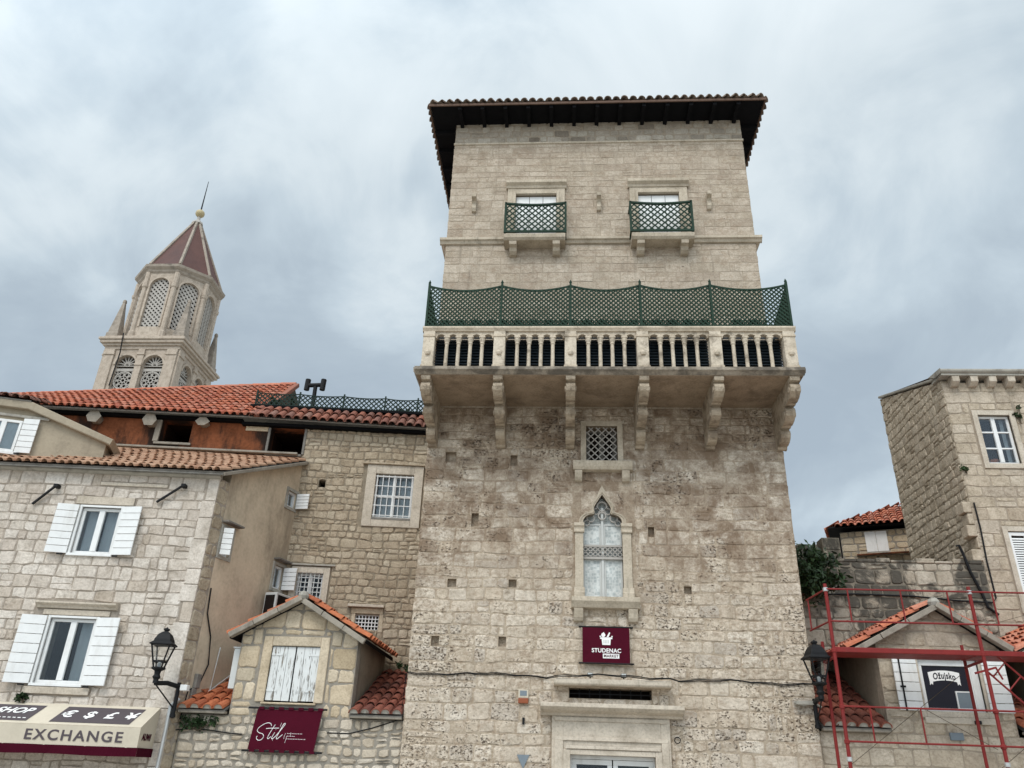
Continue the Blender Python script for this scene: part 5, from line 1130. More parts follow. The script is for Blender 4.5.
b = MB(); b.box(Fr(-6.06, 17, -90), 1.62, 1.86, 0.0, 0.13, 2.95, 3.66); b.box(Fr(-6.06, 17, -90), 1.60, 1.88, 0.0, 0.15, 3.66, 3.69); tag(b.build('meter_cabinet', 'plastic', origin=(-6.1, 15.2, 2.95), bev=0.01), 'tall grey cabinet on the left cheek of the stone gable', 'cabinet')
# banner with the handwritten name
sg = thing('wall_banner', LF(-4.97, 0.12, 1.92), 'maroon banner with white handwriting between two black rods, under the peeling shutters', 'sign')
b = MB(); b.prism(LF, [(-5.56, 1.95), (-4.37, 1.95), (-4.30, 2.61), (-5.49, 2.61)], 0.125, 0.132); b.build('cloth', 'maroon', sg)
for z in (1.93, 2.63):
    b = MB(); b.tube([LF(-5.66, 0.128, z), LF(-4.22, 0.128, z)], 0.017, 8); b.tube([LF(-5.60, 0.128, z), LF(-5.60, 0.0, z)], 0.011, 6); b.tube([LF(-4.34, 0.128, z), LF(-4.34, 0.0, z)], 0.011, 6); b.build('rod', 'black', sg)
b = MB()
for q in range(7):
    for z in (1.93, 2.63): u = -5.52 + q * 0.18 + (0.06 if z > 2 else 0); b.box(LF, u, u + 0.09, 0.106, 0.149, z - 0.021, z + 0.021)
b.build('loop', 'maroon', sg)
def hand(strokes, ox, oz, s_, par, r_=0.0075, m='lett'):
    b = MB()
    for st in strokes:
        pts = []                                           # Catmull-Rom through the pen points
        for i in range(len(st) - 1):
            p0, p1, p2, p3 = (Vector(st[max(0, min(len(st) - 1, i + k))]) for k in (-1, 0, 1, 2))
            for t in (0, .25, .5, .75): pts.append(0.5 * ((2 * p1) + (p2 - p0) * t + (2 * p0 - 5 * p1 + 4 * p2 - p3) * t * t + (3 * p1 - p0 - 3 * p2 + p3) * t ** 3))
        pts.append(Vector(st[-1])); b.tube([LF(ox + p.x * s_, 0.136, oz + p.y * s_) for p in pts], r_, 5, 0)
    b.build('handwriting', m, par)
px = lambda x, y: ((x - 155) / 100, (470 - y) / 100)
hand([[px(*p) for p in s_] for s_ in (
    [(315, 320), (300, 295), (262, 290), (215, 310), (170, 345), (160, 375), (185, 395), (225, 405), (242, 430), (225, 460), (195, 472), (168, 460), (162, 435), (172, 432)],
    [(355, 305), (330, 350), (300, 410), (288, 445), (300, 452), (325, 430)], [(258, 350), (300, 345), (405, 340)],
    [(362, 385), (345, 420), (335, 448), (350, 450), (372, 430)],
    [(372, 432), (420, 370), (455, 320), (470, 295), (455, 292), (430, 340), (405, 400), (390, 440), (400, 452), (425, 432), (455, 405)])], -5.44, 2.10, 0.158, sg, 0.0058)
hand([[px(*p) for p in s_] for s_ in ([(488, 390), (478, 420), (476, 450)], [(505, 420), (500, 460), (492, 488)], [(548, 380), (545, 415)], [(425, 285), (415, 325)], [(352, 440), (350, 470)], [(370, 360), (372, 352)])], -5.44, 2.10, 0.158, sg, 0.0035, 'lett_thin')
b = MB(); rg = random.Random(3)
for (xa, xb, y) in ((505, 680, 395), (505, 595, 422), (505, 715, 450)):
    x = xa
    while x < xb: wq = rg.uniform(9, 14); p = px(x, y); b.box(LF, -5.44 + p[0] * 0.158, -5.44 + (p[0] + wq / 100) * 0.158, 0.133, 0.135, 2.10 + p[1] * 0.158, 2.10 + p[1] * 0.158 + 0.009); x += wq + 7
b.build('small_print', 'lett_thin', sg)
b = MB(); pts = [LF(-7.0 + i * 0.21, 0.035, 2.22 + 0.03 * math.sin(i * 0.8) - 0.0 * i) for i in range(7)]; b.tube(pts, 0.011, 5); b.tube([LF(-4.2, 0.03, 2.26), LF(-3.8, 0.03, 2.26), LF(-3.4, 0.03, 2.36), LF(-2.9, 0.04, 2.52), LF(-2.86, 0.06, 3.3)], 0.011, 5)
tag(b.build('cable', 'black', origin=LF(-5, 0, 2.2)), 'thin black cable sagging over the low rubble wall beside the handwritten banner', 'cable')

lowr = thing('low_house', (7.5, 15.1, GZ), 'low ashlar house with tiled gables and a black poster window, behind the scaffold', 'house')
RW = (6.27, 7.30, 2.94, 3.80)
masonry('wall', lowr, LF, 4.40, 13.0, GZ, 2.56, ['right', 'right_mortar'], hr=(0.19, 0.30), wr=(0.24, 0.6), gap=0.012, d=0.010, bv=0.012, chamfer=0.02, jit=0.008, rnd=51)
d1 = gable_dormer(lowr, 5.60, 7.74, 2.56, 3.8, 3.8, (6.69, 4.74), (5.12, 3.92), (7.86, 3.98), RW, ['right', 'right_mortar'], 3.8, 17.5, 'tile_new', 53, hr=(0.2, 0.3), wr=(0.3, 0.7), puff=0.0, skip=[(6.15, 7.42, 2.86, 3.92)])
b = MB(); surround(b, LF, *RW, 0.10, -0.12, 0.03); b.box(LF, RW[0] - 0.05, RW[1] + 0.08, 0.0, 0.06, RW[2] - 0.2, RW[2] - 0.102); sr = b.build('window_surround', 'frame_stone', d1, bev=0.008)
b = MB(); pane_grid(b, LF, RW[0] + 0.03, RW[1] - 0.12, RW[2], RW[3] - 0.05, -0.10, 1, 1, 0.055, 0.04, 0.05); b.box(LF, RW[1] - 0.12, RW[1], -0.12, -0.04, RW[2], RW[3] - 0.05); b.box(LF, RW[0], RW[0] + 0.03, -0.12, -0.05, RW[2], RW[3] - 0.05); b.box(LF, RW[0], RW[1], -0.12, -0.05, RW[3] - 0.05, RW[3]); b.build('window_frame', 'white', sr, bev=0.005)
b = MB(); b.box(LF, RW[0] + 0.08, RW[1] - 0.17, -0.09, -0.08, RW[2] + 0.05, RW[3] - 0.10); ps = b.build('poster', 'glossblack', sr)
pc = (RW[0] + RW[1]) / 2 - 0.06
warp = lambda x, y: (x, y - 0.55 * x * x * 1.1)
b = MB(); N_ = 16; lo = []; hi_ = []
for i in range(N_ + 1):
    x = -0.26 + 0.52 * i / N_; y = -0.6 * x * x; lo.append((pc + x, 3.455 + y)); hi_.append((pc + x * 1.04, 3.62 + y * 0.9))
b.strip(LF, lo, hi_, -0.079, -0.075)
for s_ in (-1, 1): b.prism(LF, [(pc + s_ * 0.26, 3.44), (pc + s_ * 0.20, 3.455), (pc + s_ * 0.215, 3.375), (pc + s_ * 0.235, 3.40), (pc + s_ * 0.265, 3.37)][::s_], -0.0795, -0.0755)
b.build('ribbon', 'lett', ps)
text('Ožujsko', 0.15, ps, Ax(LF(pc, -0.0745, 3.530), LF.u, LF.v), 'glossblack', bold=0.0040, sx=0.70, space=1.1, depth=0.002, warp=warp)
b = MB(); pane_grid(b, LF, RW[1] - 0.44, RW[1] - 0.17, RW[2] + 0.04, RW[2] + 0.34, -0.078, 1, 1, 0.022, 0.02, 0.02); b.build('small_frame', 'white', sr); b = MB(); b.box(LF, RW[1] - 0.42, RW[1] - 0.19, -0.072, -0.066, RW[2] + 0.06, RW[2] + 0.32); b.build('small_pane', 'slate', sr)
board_shutter(sr, LF, 5.80, 6.22, 2.93, 3.86, 0.04, 6, 'r', planks=6, hinges=False); board_shutter(sr, LF, 7.34, 7.72, 2.93, 3.86, 0.04, 6, 'l', planks=6, hinges=False)
b = MB(); b.box(LF, 5.90, 5.925, 0.10, 0.12, 2.92, 3.84)
for z in (3.30, 3.80): b.box(LF, 5.87, 5.96, 0.10, 0.125, z, z + 0.03)
b.build('shutter_bar', 'black', sr)
shed(lowr, 4.44, 5.58, 2.62, 3.75, 17.45, 'tile_dark'); shed(lowr, 7.78, 8.5, 2.66, 3.75, 17.45, 'tile_new')
d2 = gable_dormer(lowr, 8.52, 11.2, 2.56, 3.8, 3.8, (9.75, 4.85), (8.0, 3.93), (11.5, 3.93), (9.2, 10.2, 2.95, 3.8), ['right', 'right_mortar'], 3.8, 17.5, 'tile_new', 57, hr=(0.2, 0.3), wr=(0.3, 0.7), puff=0.0)
cs = casement(d2, LF, 9.2, 10.2, 2.95, 3.8, m='white')
shed(lowr, 11.2, 13.0, 2.66, 3.75, 17.45, 'tile_new')
b = MB(); b.box(W0, 4.42, 12.98, -17.48, -15.46, 2.34, 2.54); b.build('ceiling', 'wood_dk', lowr)
b = MB(); b.box(LF, 6.58, 6.80, 0.0, 0.06, 2.48, 2.60); tag(b.build('junction_box', 'slate', origin=LF(6.7, 0, 2.5), bev=0.01), 'small grey box on the ashlar below the black poster window', 'box')
b = MB(); b.box(LF, 7.02, 7.12, 0.0, 0.12, 2.74, 2.80); tag(b.build('spotlight', 'black', origin=LF(7.05, 0, 2.75), bev=0.012), 'tiny black spotlight under the right corner of the poster window sill', 'spotlight')

# ================================================================== street lamps
def lamp(c, label, arm_dir, wall_pt, low):
    """square lantern: domed roof, four slanted glass sides, hung on an iron bracket. c = bottom of the lantern"""
    t = thing('street_lamp', c, label, 'street lamp', 'black street lanterns')
    c = Vector(c); ro = math.pi / 4 + 0.15; K = 0.82
    b = MB(); b.lathe(c + Vector((0, 0, 0.53 * K)), [(r_ * K, z_ * K) for r_, z_ in [(0.0, -0.012), (0.30, -0.01), (0.33, 0.0), (0.33, 0.02), (0.25, 0.07), (0.235, 0.12), (0.17, 0.22), (0.09, 0.275), (0.05, 0.285), (0.05, 0.30), (0.075, 0.315), (0.075, 0.345), (0.03, 0.36), (0.0, 0.385)]], 4, rot=ro); b.build('roof', 'black', t, bev=0.004)
    P0 = [c + K * Vector((0.115 * math.cos(ro + q * math.pi / 2), 0.115 * math.sin(ro + q * math.pi / 2), 0.06)) for q in range(4)]; P1 = [c + K * Vector((0.27 * math.cos(ro + q * math.pi / 2), 0.27 * math.sin(ro + q * math.pi / 2), 0.53)) for q in range(4)]
    b = MB()
    for q in range(4): b.bar(P0[q], P1[q], 0.022)
    for k_ in (0.0, 0.28): R_ = [P0[q].lerp(P1[q], k_) for q in range(4)]; [b.bar(R_[q], R_[(q + 1) % 4], 0.02, 0.028) for q in range(4)]
    b.build('frame', 'black', t)
    b = MB(); b.add([p.lerp(c + Vector((0, 0, p.z - c.z)), 0.06) for p in P0 + P1], [(q, (q + 1) % 4, 4 + (q + 1) % 4, 4 + q) for q in range(4)]); b.build('glass', 'lampglass', t)
    b = MB(); b.lathe(c, [(0.05, -0.20), (0.045, -0.14), (0.075, -0.10), (0.05, -0.06), (0.06, 0.0), (0.125, 0.035), (0.125, 0.06), (0.0, 0.062)], 8); b.build('neck', 'black', t)
    b = MB(); b.lathe(c + Vector((0, 0, 0.07)), [(0.03, 0), (0.035, 0.06), (0.02, 0.08), (0.0, 0.085)], 8); b.build('bulb', 'curtain', t)
    w_ = Vector(wall_pt); e = c + Vector((0, 0, -0.20)); b = MB(); b.tube([e, e.lerp(Vector((w_.x, w_.y, e.z)), 0.5) + Vector((0, 0, 0.025)), Vector((w_.x, w_.y, e.z - 0.01))], 0.04, 8)
    b.tube([Vector((w_.x, w_.y, e.z + 0.06)), Vector((w_.x, w_.y, low))], 0.036, 8); b.tube([e + Vector((0, 0, -0.01)), e.lerp(w_, 0.4) + Vector((0, 0, -0.15)), Vector((w_.x, w_.y, low + 0.12))], 0.012, 6); b.lathe((w_.x, w_.y, low - 0.03), [(0.0, 0), (0.05, 0.02), (0.05, 0.07), (0.036, 0.08)], 8)
    b.build('bracket', 'black', t)
lamp((-7.14, 14.26, 3.13), 'black lantern on an iron bracket at the corner of the pale house', 1, (-6.92, 14.72, 2.9), 2.42)
lamp((4.27, 14.26, 3.20), 'black lantern on the right edge of the tower, behind the scaffold post', -1, (4.34, 14.9, 3.0), 2.60)
b = MB(); b.box(W0, 4.02, 4.38, -15.0, -14.86, 2.96, 3.02); b.tube([(4.0, 14.95, 3.0), (4.15, 14.9, 2.95), (4.3, 14.9, 3.0), (4.45, 14.92, 2.93)], 0.02, 6); tag(b.build('cable_clamp', 'cement', origin=(4.2, 14.9, 3.0)), 'grey clamp and cable coil beside the lantern on the tower edge', 'clamp')
b = MB(); b.box(W0, -6.85, -6.72, -14.75, -14.62, 2.85, 2.95); tag(b.build('sensor', 'white', origin=(-6.8, 14.7, 2.85), bev=0.01), 'small white sensor beside the lantern bracket on the pale house', 'sensor')

# ================================================================== right: lichen wall, tall house, small house behind
mw = thing('lichen_wall', (6.7, 17.5, GZ), 'high stone wall blackened by lichen between the tower and the tall right house', 'wall')
MF = Fr(0, 17.5)
masonry('masonry', mw, MF, 4.40, 9.06, GZ, 6.12, ['mossy', 'mossy_mortar'], hr=(0.2, 0.32), wr=(0.22, 0.55), gap=0.018, d=0.018, bv=0.018, chamfer=0.035, jit=0.012, thick=0.6, puff=0.004, rnd=61)
b = MB(); rg = random.Random(8); u = 4.4
while u < 9.0: wq = rg.uniform(0.25, 0.6); b.box(MF, u, min(9.05, u + wq - 0.01), -0.58, 0.03, 6.12, 6.16 + rg.uniform(0, 0.07)); u += wq
b.build('coping', 'mossy', mw, bev=0.02)
tall = thing('tall_house', (11.5, 17.5, GZ), 'tall ashlar house with corbelled cornice and rough side wall, at the right edge', 'house')
G1 = (9.70, 10.42, 8.45, 9.66); G2 = (9.72, 10.5, 5.2, 6.86)
masonry('front_wall', tall, MF, 9.09, 14.0, GZ, 10.52, ['right', 'right_mortar'], hr=(0.22, 0.32), wr=(0.28, 0.62), gap=0.014, d=0.012, bv=0.014, chamfer=0.025, jit=0.010, holes=[G1, G2], rnd=63, quoin=0.34, ext=0.03,
        skip=[(9.56, 10.56, 8.32, 9.80), (9.60, 10.6, 5.0, 6.98)])
GS = Fr(9.07, 21.0, -90)
masonry('side_wall', tall, GS, 0.0, 3.49, GZ, 11.8, ['gside', 'gside_mortar'], hr=(0.15, 0.25), wr=(0.16, 0.40), gap=0.015, d=0.018, bv=0.016, chamfer=0.028, jit=0.018, clip=[((11.74 - 10.56) / 3.5, 1.0, 11.74)], puff=0.008, wob=0.02, split=0.1, rnd=65)
rg = random.Random(5)                                  # toothed edge where an older house was pulled away
for i in range(5):
    z = 6.2 + i * 0.27; b = MB(); b.box(MF, (8.80 if i % 2 == 0 else 8.95) + rg.uniform(0, 0.1), 9.075, -0.28, 0.012 + rg.uniform(-.012, .012), z, z + 0.25); b.build('corner_stone', 'right', tall, bev=0.02)
b = MB(); b.box(MF, 8.98, 14.0, -0.3, 0.24, 10.60, 10.66); b.prof(MF, [(0, 10.66), (0.26, 10.66), (0.30, 10.70), (0.30, 10.75), (-0.3, 10.80)], 8.95, 14.0); cr = b.build('cornice', 'cement', tall, bev=0.012)
for i in range(11):
    u = 9.22 + i * 0.425; b = MB(); b.prof(MF, [(0, 10.38), (0.10, 10.38), (0.22, 10.46), (0.22, 10.598), (0, 10.598)], u, u + 0.17); b.build('corbel', 'frame_stone', cr, bev=0.012)
b = MB(); b.bar(Vector((9.10, 17.4, 10.62)), Vector((9.10, 21.03, 11.81)), 0.16, 0.07); b.build('verge', 'cement', tall, bev=0.02)
b = MB(); b.add([(9.02, 17.45, 10.72), (14, 17.45, 10.72), (14, 21.0, 11.80), (9.02, 21.0, 11.80)], [(0, 1, 2, 3)]); b.build('roof', 'tile_old', tall)
b = MB(); b.box(W0, 9.43, 14.0, -21.0, -20.65, GZ, 11.6); b.build('rear_wall', 'gside', tall)
wn = casement(tall, MF, *G1, nb=-0.12, cols=2, rows=3, m='white', fw_=0.055, mull=0.045, cur=[(10.27, 10.36)])
b = MB(); surround(b, MF, *G1, 0.12, -0.05, 0.04); b.build('surround', 'frame_stone', wn, bev=0.008)
b = MB(); b.lathe(MF(9.95, -0.25, 8.47), [(0.08, 0), (0.12, 0.14), (0.13, 0.15), (0.0, 0.15)], 10); b.build('flower_pot', 'tile_red', wn)
b = MB(); surround(b, MF, *G2, 0.11, -0.05, 0.04); b.build('window_surround', 'frame_stone', tall, bev=0.008)
for q in (0, 1):
    a = G2[0] + 0.01 + q * 0.39; e = a + 0.375; b = MB()
    b.box(MF, a, a + 0.05, -0.03, 0.01, G2[2], G2[3] - 0.02); b.box(MF, e - 0.05, e, -0.03, 0.01, G2[2], G2[3] - 0.02); b.box(MF, a + 0.05, e - 0.05, -0.03, 0.008, G2[3] - 0.09, G2[3] - 0.02); b.box(MF, a + 0.05, e - 0.05, -0.03, 0.008, G2[2], G2[2] + 0.07)
    z = G2[2] + 0.08
    while z < G2[3] - 0.13: b.add([MF(u, n, v) for u in (a + 0.05, e - 0.05) for (n, v) in ((0.004, z), (-0.022, z + 0.04), (-0.026, z + 0.036), (0.0, z - 0.004))], [(0, 4, 5, 1), (1, 5, 6, 2), (2, 6, 7, 3), (3, 7, 4, 0)]); z += 0.052
    b.build('louvred_shutter', 'white', tall)
recess(MF, *G2, tall, -0.05, 0.2)
b = MB(); pts = [MF(8.55, 0.05, 6.50), MF(8.60, 0.06, 6.52), MF(8.66, 0.05, 6.30), MF(8.72, 0.05, 5.95), MF(8.86, 0.05, 5.5), MF(8.92, 0.05, 5.2), MF(9.1, 0.05, 5.05)]; b.tube(pts, 0.028, 6)
tag(b.build('cable', 'black', origin=pts[0]), 'thick black cable curving down the wall where lichen wall meets tall house', 'cable')
b = MB(); pts = [MF(9.14, 0.04, 7.5), MF(9.15, 0.04, 6.9), MF(9.12, 0.04, 6.2), MF(9.13, 0.04, 5.4), MF(9.05, 0.05, 5.30), MF(8.4, 0.05, 5.32), MF(7.4, 0.05, 5.40), MF(6.2, 0.05, 5.42), MF(5.2, 0.05, 5.38)]; b.tube(pts, 0.018, 6)
tag(b.build('cable', 'black', origin=pts[0]), 'thin black cable running along the lichen wall above the gable', 'cable')
small = thing('small_house', (10, 25.8, GZ), 'small distant house with a red hipped roof and closed white shutters', 'house')
QF = Fr(9.0, 26.0, -20)
masonry('wall', small, QF, 0.08, 4.5, 4.0, 9.22, ['dormer', 'dormer_mortar'], hr=(0.18, 0.3), wr=(0.2, 0.55), gap=0.025, d=0.016, bv=0.02, chamfer=0.04, rnd=71)
b = MB(); b.box(QF, 0.08, 4.5, -4.5, -0.36, GZ, 9.2); b.build('rear_block', 'dormer', small)
e0, e1 = QF(-0.27, 0.3, 9.32), QF(4.9, 0.3, 9.32); r0, r1 = QF(2.08, -2.2, 10.62), QF(3.2, -2.2, 10.62); eb = QF(-0.27, -4.9, 9.32); ec = QF(4.9, -4.9, 9.32)
b = MB(); b.add([e0, e1, ec, eb, r0, r1], [(0, 1, 5, 4), (1, 2, 5), (2, 3, 4, 5), (3, 0, 4), (3, 2, 1, 0)]); rq = b.build('roof', 'wood_dk', small)
up_ = Vector((0, 0, 0.02))
tiles('roof_tile', rq, e0 + up_, e1 + up_, QF(-0.27, -2.2, 10.62) + up_, QF(4.9, -2.2, 10.62) + up_, 'tile_new', pitch=0.22, course=0.36, r=0.092, inside=lambda a, b_: a * 5.17 > b_ * 2.4 and (1 - a) * 5.17 > b_ * 1.7)
tiles('roof_tile', rq, eb + up_, e0 + up_, QF(2.08, -4.9, 10.62) + up_, QF(2.08, 0.3, 10.62) + up_, 'tile_new', pitch=0.22, course=0.36, r=0.092, inside=lambda a, b_: (1 - a) * 5.2 > b_ * 2.5 and a * 5.2 > b_ * 2.7)
b = MB()
for a, e in ((0.82, 1.14), (1.15, 1.47)): b.box(QF, a, e, 0.02, 0.05, 8.52, 9.17)
b.build('shutter', 'white', small); b = MB(); b.box(QF, 0.8, 1.5, 0.0, 0.08, 8.44, 8.50); b.build('sill', 'cement', small)
b = MB(); b.add([QF(0.5, 0.02, 8.46), QF(2.3, 0.02, 8.46), QF(2.3, 0.5, 8.36), QF(0.5, 0.5, 8.36), QF(0.5, 0.02, 8.42), QF(2.3, 0.02, 8.42), QF(2.3, 0.5, 8.33), QF(0.5, 0.5, 8.33)], [(0, 1, 2, 3), (7, 6, 5, 4), (3, 2, 6, 7), (0, 3, 7, 4), (1, 5, 6, 2)]); b.build('canopy', 'rust', small)
bw = thing('battlement', (6.4, 20, GZ), 'old battlement stump with one upright merlon behind the lichen wall', 'battlement')
NF = Fr(0, 20); masonry('masonry', bw, NF, 4.9, 9.0, GZ, 6.75, ['mossy', 'mossy_mortar'], hr=(0.25, 0.4), wr=(0.3, 0.6), gap=0.02, d=0.02, rnd=73, thick=0.5)
masonry('merlon', bw, NF, 6.52, 6.95, 6.76, 7.36, ['mossy', 'mossy_mortar'], hr=(0.2, 0.3), wr=(0.3, 0.45), gap=0.02, d=0.02, rnd=74, thick=0.45)
b = MB(); b.lathe(NF(6.02, -0.2, 6.76), [(0.25, 0), (0.27, 0.2), (0.2, 0.4), (0.1, 0.46), (0, 0.47)], 7); b.build('broken_merlon', 'mossy', bw); b = MB(); b.lathe(NF(6.4, -0.25, 6.76), [(0.13, 0), (0.14, 0.25), (0.10, 0.46), (0, 0.5)], 6); b.build('broken_merlon', 'mossy', bw)
leaf_cloud('bush', (5.25, 17.1, 5.72), 0.45, 1900, 'leaf_bush', 'dark green bush growing on the wall against the tower', 'bush', 0.07, squash=(1.0, 0.7, 1.25), seed=5)
leaf_cloud('bush', (6.30, 19.9, 6.95), 0.18, 240, 'leaf', 'pale green sprig in the battlement gap', 'bush', 0.05, squash=(0.8, 0.6, 1.3), seed=9)
leaf_cloud('wall_plant', MF(9.13, 0.06, 8.28), 0.10, 90, 'leaf', 'small green tuft growing on the corner of the tall house', 'plant', 0.035, seed=11)
leaf_cloud('wall_plant', HF(-2.60, 0.08, 2.66), 0.13, 130, 'leaf_dk', 'small green tuft under the lower shuttered window of the pale house', 'plant', 0.04, squash=(1.3, 0.5, 0.8), seed=12)
leaf_cloud('wall_plant', LF(-6.55, 0.06, 2.36), 0.20, 420, 'leaf_dk', 'fringe of green weeds hanging under the narrow red tiles', 'plant', 0.04, squash=(1.9, 0.35, 0.7), seed=13)
leaf_cloud('wall_plant', LF(-3.2, -1.9, 3.62), 0.16, 200, 'leaf_dk', 'dark weeds at the foot of the tower behind the gable', 'plant', 0.04, squash=(1.5, 0.6, 0.7), seed=14)
leaf_cloud('wall_plant', MF(10.62, 0.06, 9.62), 0.12, 110, 'leaf_dk', 'dark weed beside the top right window of the tall house', 'plant', 0.04, squash=(0.5, 0.5, 1.6), seed=15)

# ================================================================== red scaffold in front of the right house
sc = thing('scaffold', (6.5, 14.2, GZ), 'red tube scaffold with guard rails and plank deck before the low ashlar house', 'scaffold')
YA, YB = 13.8, 14.65
def part_tube(name, pts, r, m='scaf', k=8):
    b = MB(); b.tube(pts, r, k); return b.build(name, m, sc)
XS = [4.44, 6.80, 9.16]
for x in XS:
    part_tube('post', [(x, YA, GZ), (x, YA, 4.80)], 0.030); part_tube('post', [(x + 0.09, YB, GZ), (x + 0.09, YB, 3.98)], 0.028)
    for z in (3.62, 1.55): part_tube('transom', [(x, YA, z), (x + 0.09, YB, z)], 0.024)
for i in range(2):
    a, e = XS[i], XS[i + 1]
    for z in (4.71, 4.18, 2.86, 2.35): part_tube('guard_rail', [(a, YA - 0.03, z), (e, YA - 0.03, z)], 0.015)
    for x, z0, z1 in ((0.35, 4.18, 4.71), (1.22, 4.18, 4.71), (1.98, 4.18, 4.71), (0.42, 2.35, 2.86), (1.20, 2.35, 2.86)): part_tube('baluster', [(a + x, YA - 0.03, z0), (a + x, YA - 0.03, z1)], 0.013, k=6)
    b = MB(); b.box(W0, a + 0.02, e - 0.02, -YA - 0.04, -YA + 0.02, 3.69, 3.77); b.build('deck_beam', 'scaf', sc, bev=0.008)
    b = MB()
    for q in range(3): b.box(W0, a + 0.02, e - 0.02, -YA - 0.08 - 0.25 * (q + 1), -YA - 0.09 - 0.25 * q, 3.72, 3.75)
    b.build('plank', 'scaf', sc, bev=0.004)
    part_tube('brace', [(a + 0.1, YB + 0.04, 1.9), (e, YB + 0.04, 3.5)], 0.005, 'twig', 6); part_tube('brace', [(a + 1.3, YA - 0.02, 2.84), (e - 0.1, YA - 0.02, 2.3)], 0.005, 'twig', 6)
    part_tube('brace', [(a + 0.1, YA - 0.02, 4.15), (e - 0.3, YA + 0.3, 4.72)], 0.004, 'twig', 6)
for z in (4.71, 4.18): part_tube('end_rail', [(4.44, YA, z), (4.35, YB, z - 0.02)], 0.015, k=6)
part_tube('end_rail', [(4.36, YB - 0.06, 4.18), (4.36, YB - 0.06, 4.70)], 0.013, k=6)
for x in XS[:2]:
    for z in (4.71, 3.72, 2.86, 2.35, 2.1): b = MB(); b.lathe((x, YA, z - 0.03), [(0.030, -0.01), (0.044, 0.0), (0.044, 0.05), (0.030, 0.06)], 10); b.build('coupler', 'galv' if z in (4.71, 2.1) else 'scaf', sc)
b = MB(); p0, p1 = Vector((6.95, YA + 0.10, 3.60)), Vector((8.55, YA + 0.10, 1.95)); dd = (p1 - p0).normalized(); ss = Vector((-dd.z, 0, dd.x)) * 0.16
b.tube([p0 - ss, p1 - ss], 0.016, 6); b.tube([p0 + ss, p1 + ss], 0.016, 6)
for i in range(8): c_ = p0.lerp(p1, (i + 0.5) / 8); b.tube([c_ - ss, c_ + ss], 0.012, 6)
b.build('access_ladder', 'scaf', sc)
b = MB(); b.bar((6.62, YA, 3.42), (6.98, YA + 0.05, 3.52), 0.05, 0.03); b.tube([(6.98, YA + 0.05, 3.52), (7.05, YA + 0.05, 3.34)], 0.014, 6); b.build('hook', 'scaf', sc)

# ================================================================== bell tower, far behind
bell = thing('bell_tower', (-35.25, 58.6, GZ), 'stone bell tower with latticed octagonal lantern and red-brown spire, far behind the orange roof', 'bell tower')
bx0, bx1, by0, by1 = -38.4, -32.1, 55.5, 61.8; cx_, cy_ = (bx0 + bx1) / 2, (by0 + by1) / 2
b = MB(); b.box(W0, bx0, bx1, -by1, -by0, GZ, 26.0); b.build('shaft', 'bell', bell)
def arch_wall(mb, F, u0, u1, v0, v1, ops, n0=-0.6, n1=0.0):
    edges = [u0] + [x for (c, r, vb, vs_) in ops for x in (c - r, c + r)] + [u1]
    for i in range(0, len(edges), 2):
        if edges[i + 1] - edges[i] > 1e-4: mb.box(F, edges[i], edges[i + 1], n0, n1, v0, v1)
    for (c, r, vb, vs_) in ops:
        if vb > v0: mb.box(F, c - r, c + r, n0, n1, v0, vb)
        inn = [(c - r, vs_)] + [(c - r * math.cos(math.pi * q / 14), vs_ + r * math.sin(math.pi * q / 14)) for q in range(1, 14)] + [(c + r, vs_)]
        mb.strip(F, inn, [(p[0], v1) for p in inn], n0, n1)
def ring(mb, F, c, v, r, wq, n0, n1, k=16, a0=0.0, a1=2 * math.pi):
    full = abs(a1 - a0 - 2 * math.pi) < 1e-3; m_ = k if full else k + 1
    ang = [a0 + (a1 - a0) * q / k for q in range(m_)]
    mb.strip(F, [(c + (r - wq) * math.cos(a), v + (r - wq) * math.sin(a)) for a in ang], [(c + r * math.cos(a), v + r * math.sin(a)) for a in ang], n0, n1, closed=full)
faces = [Fr(bx0, by0), Fr(bx1, by0, 90), Fr(bx1, by1, 180), Fr(bx0, by1, -90)]
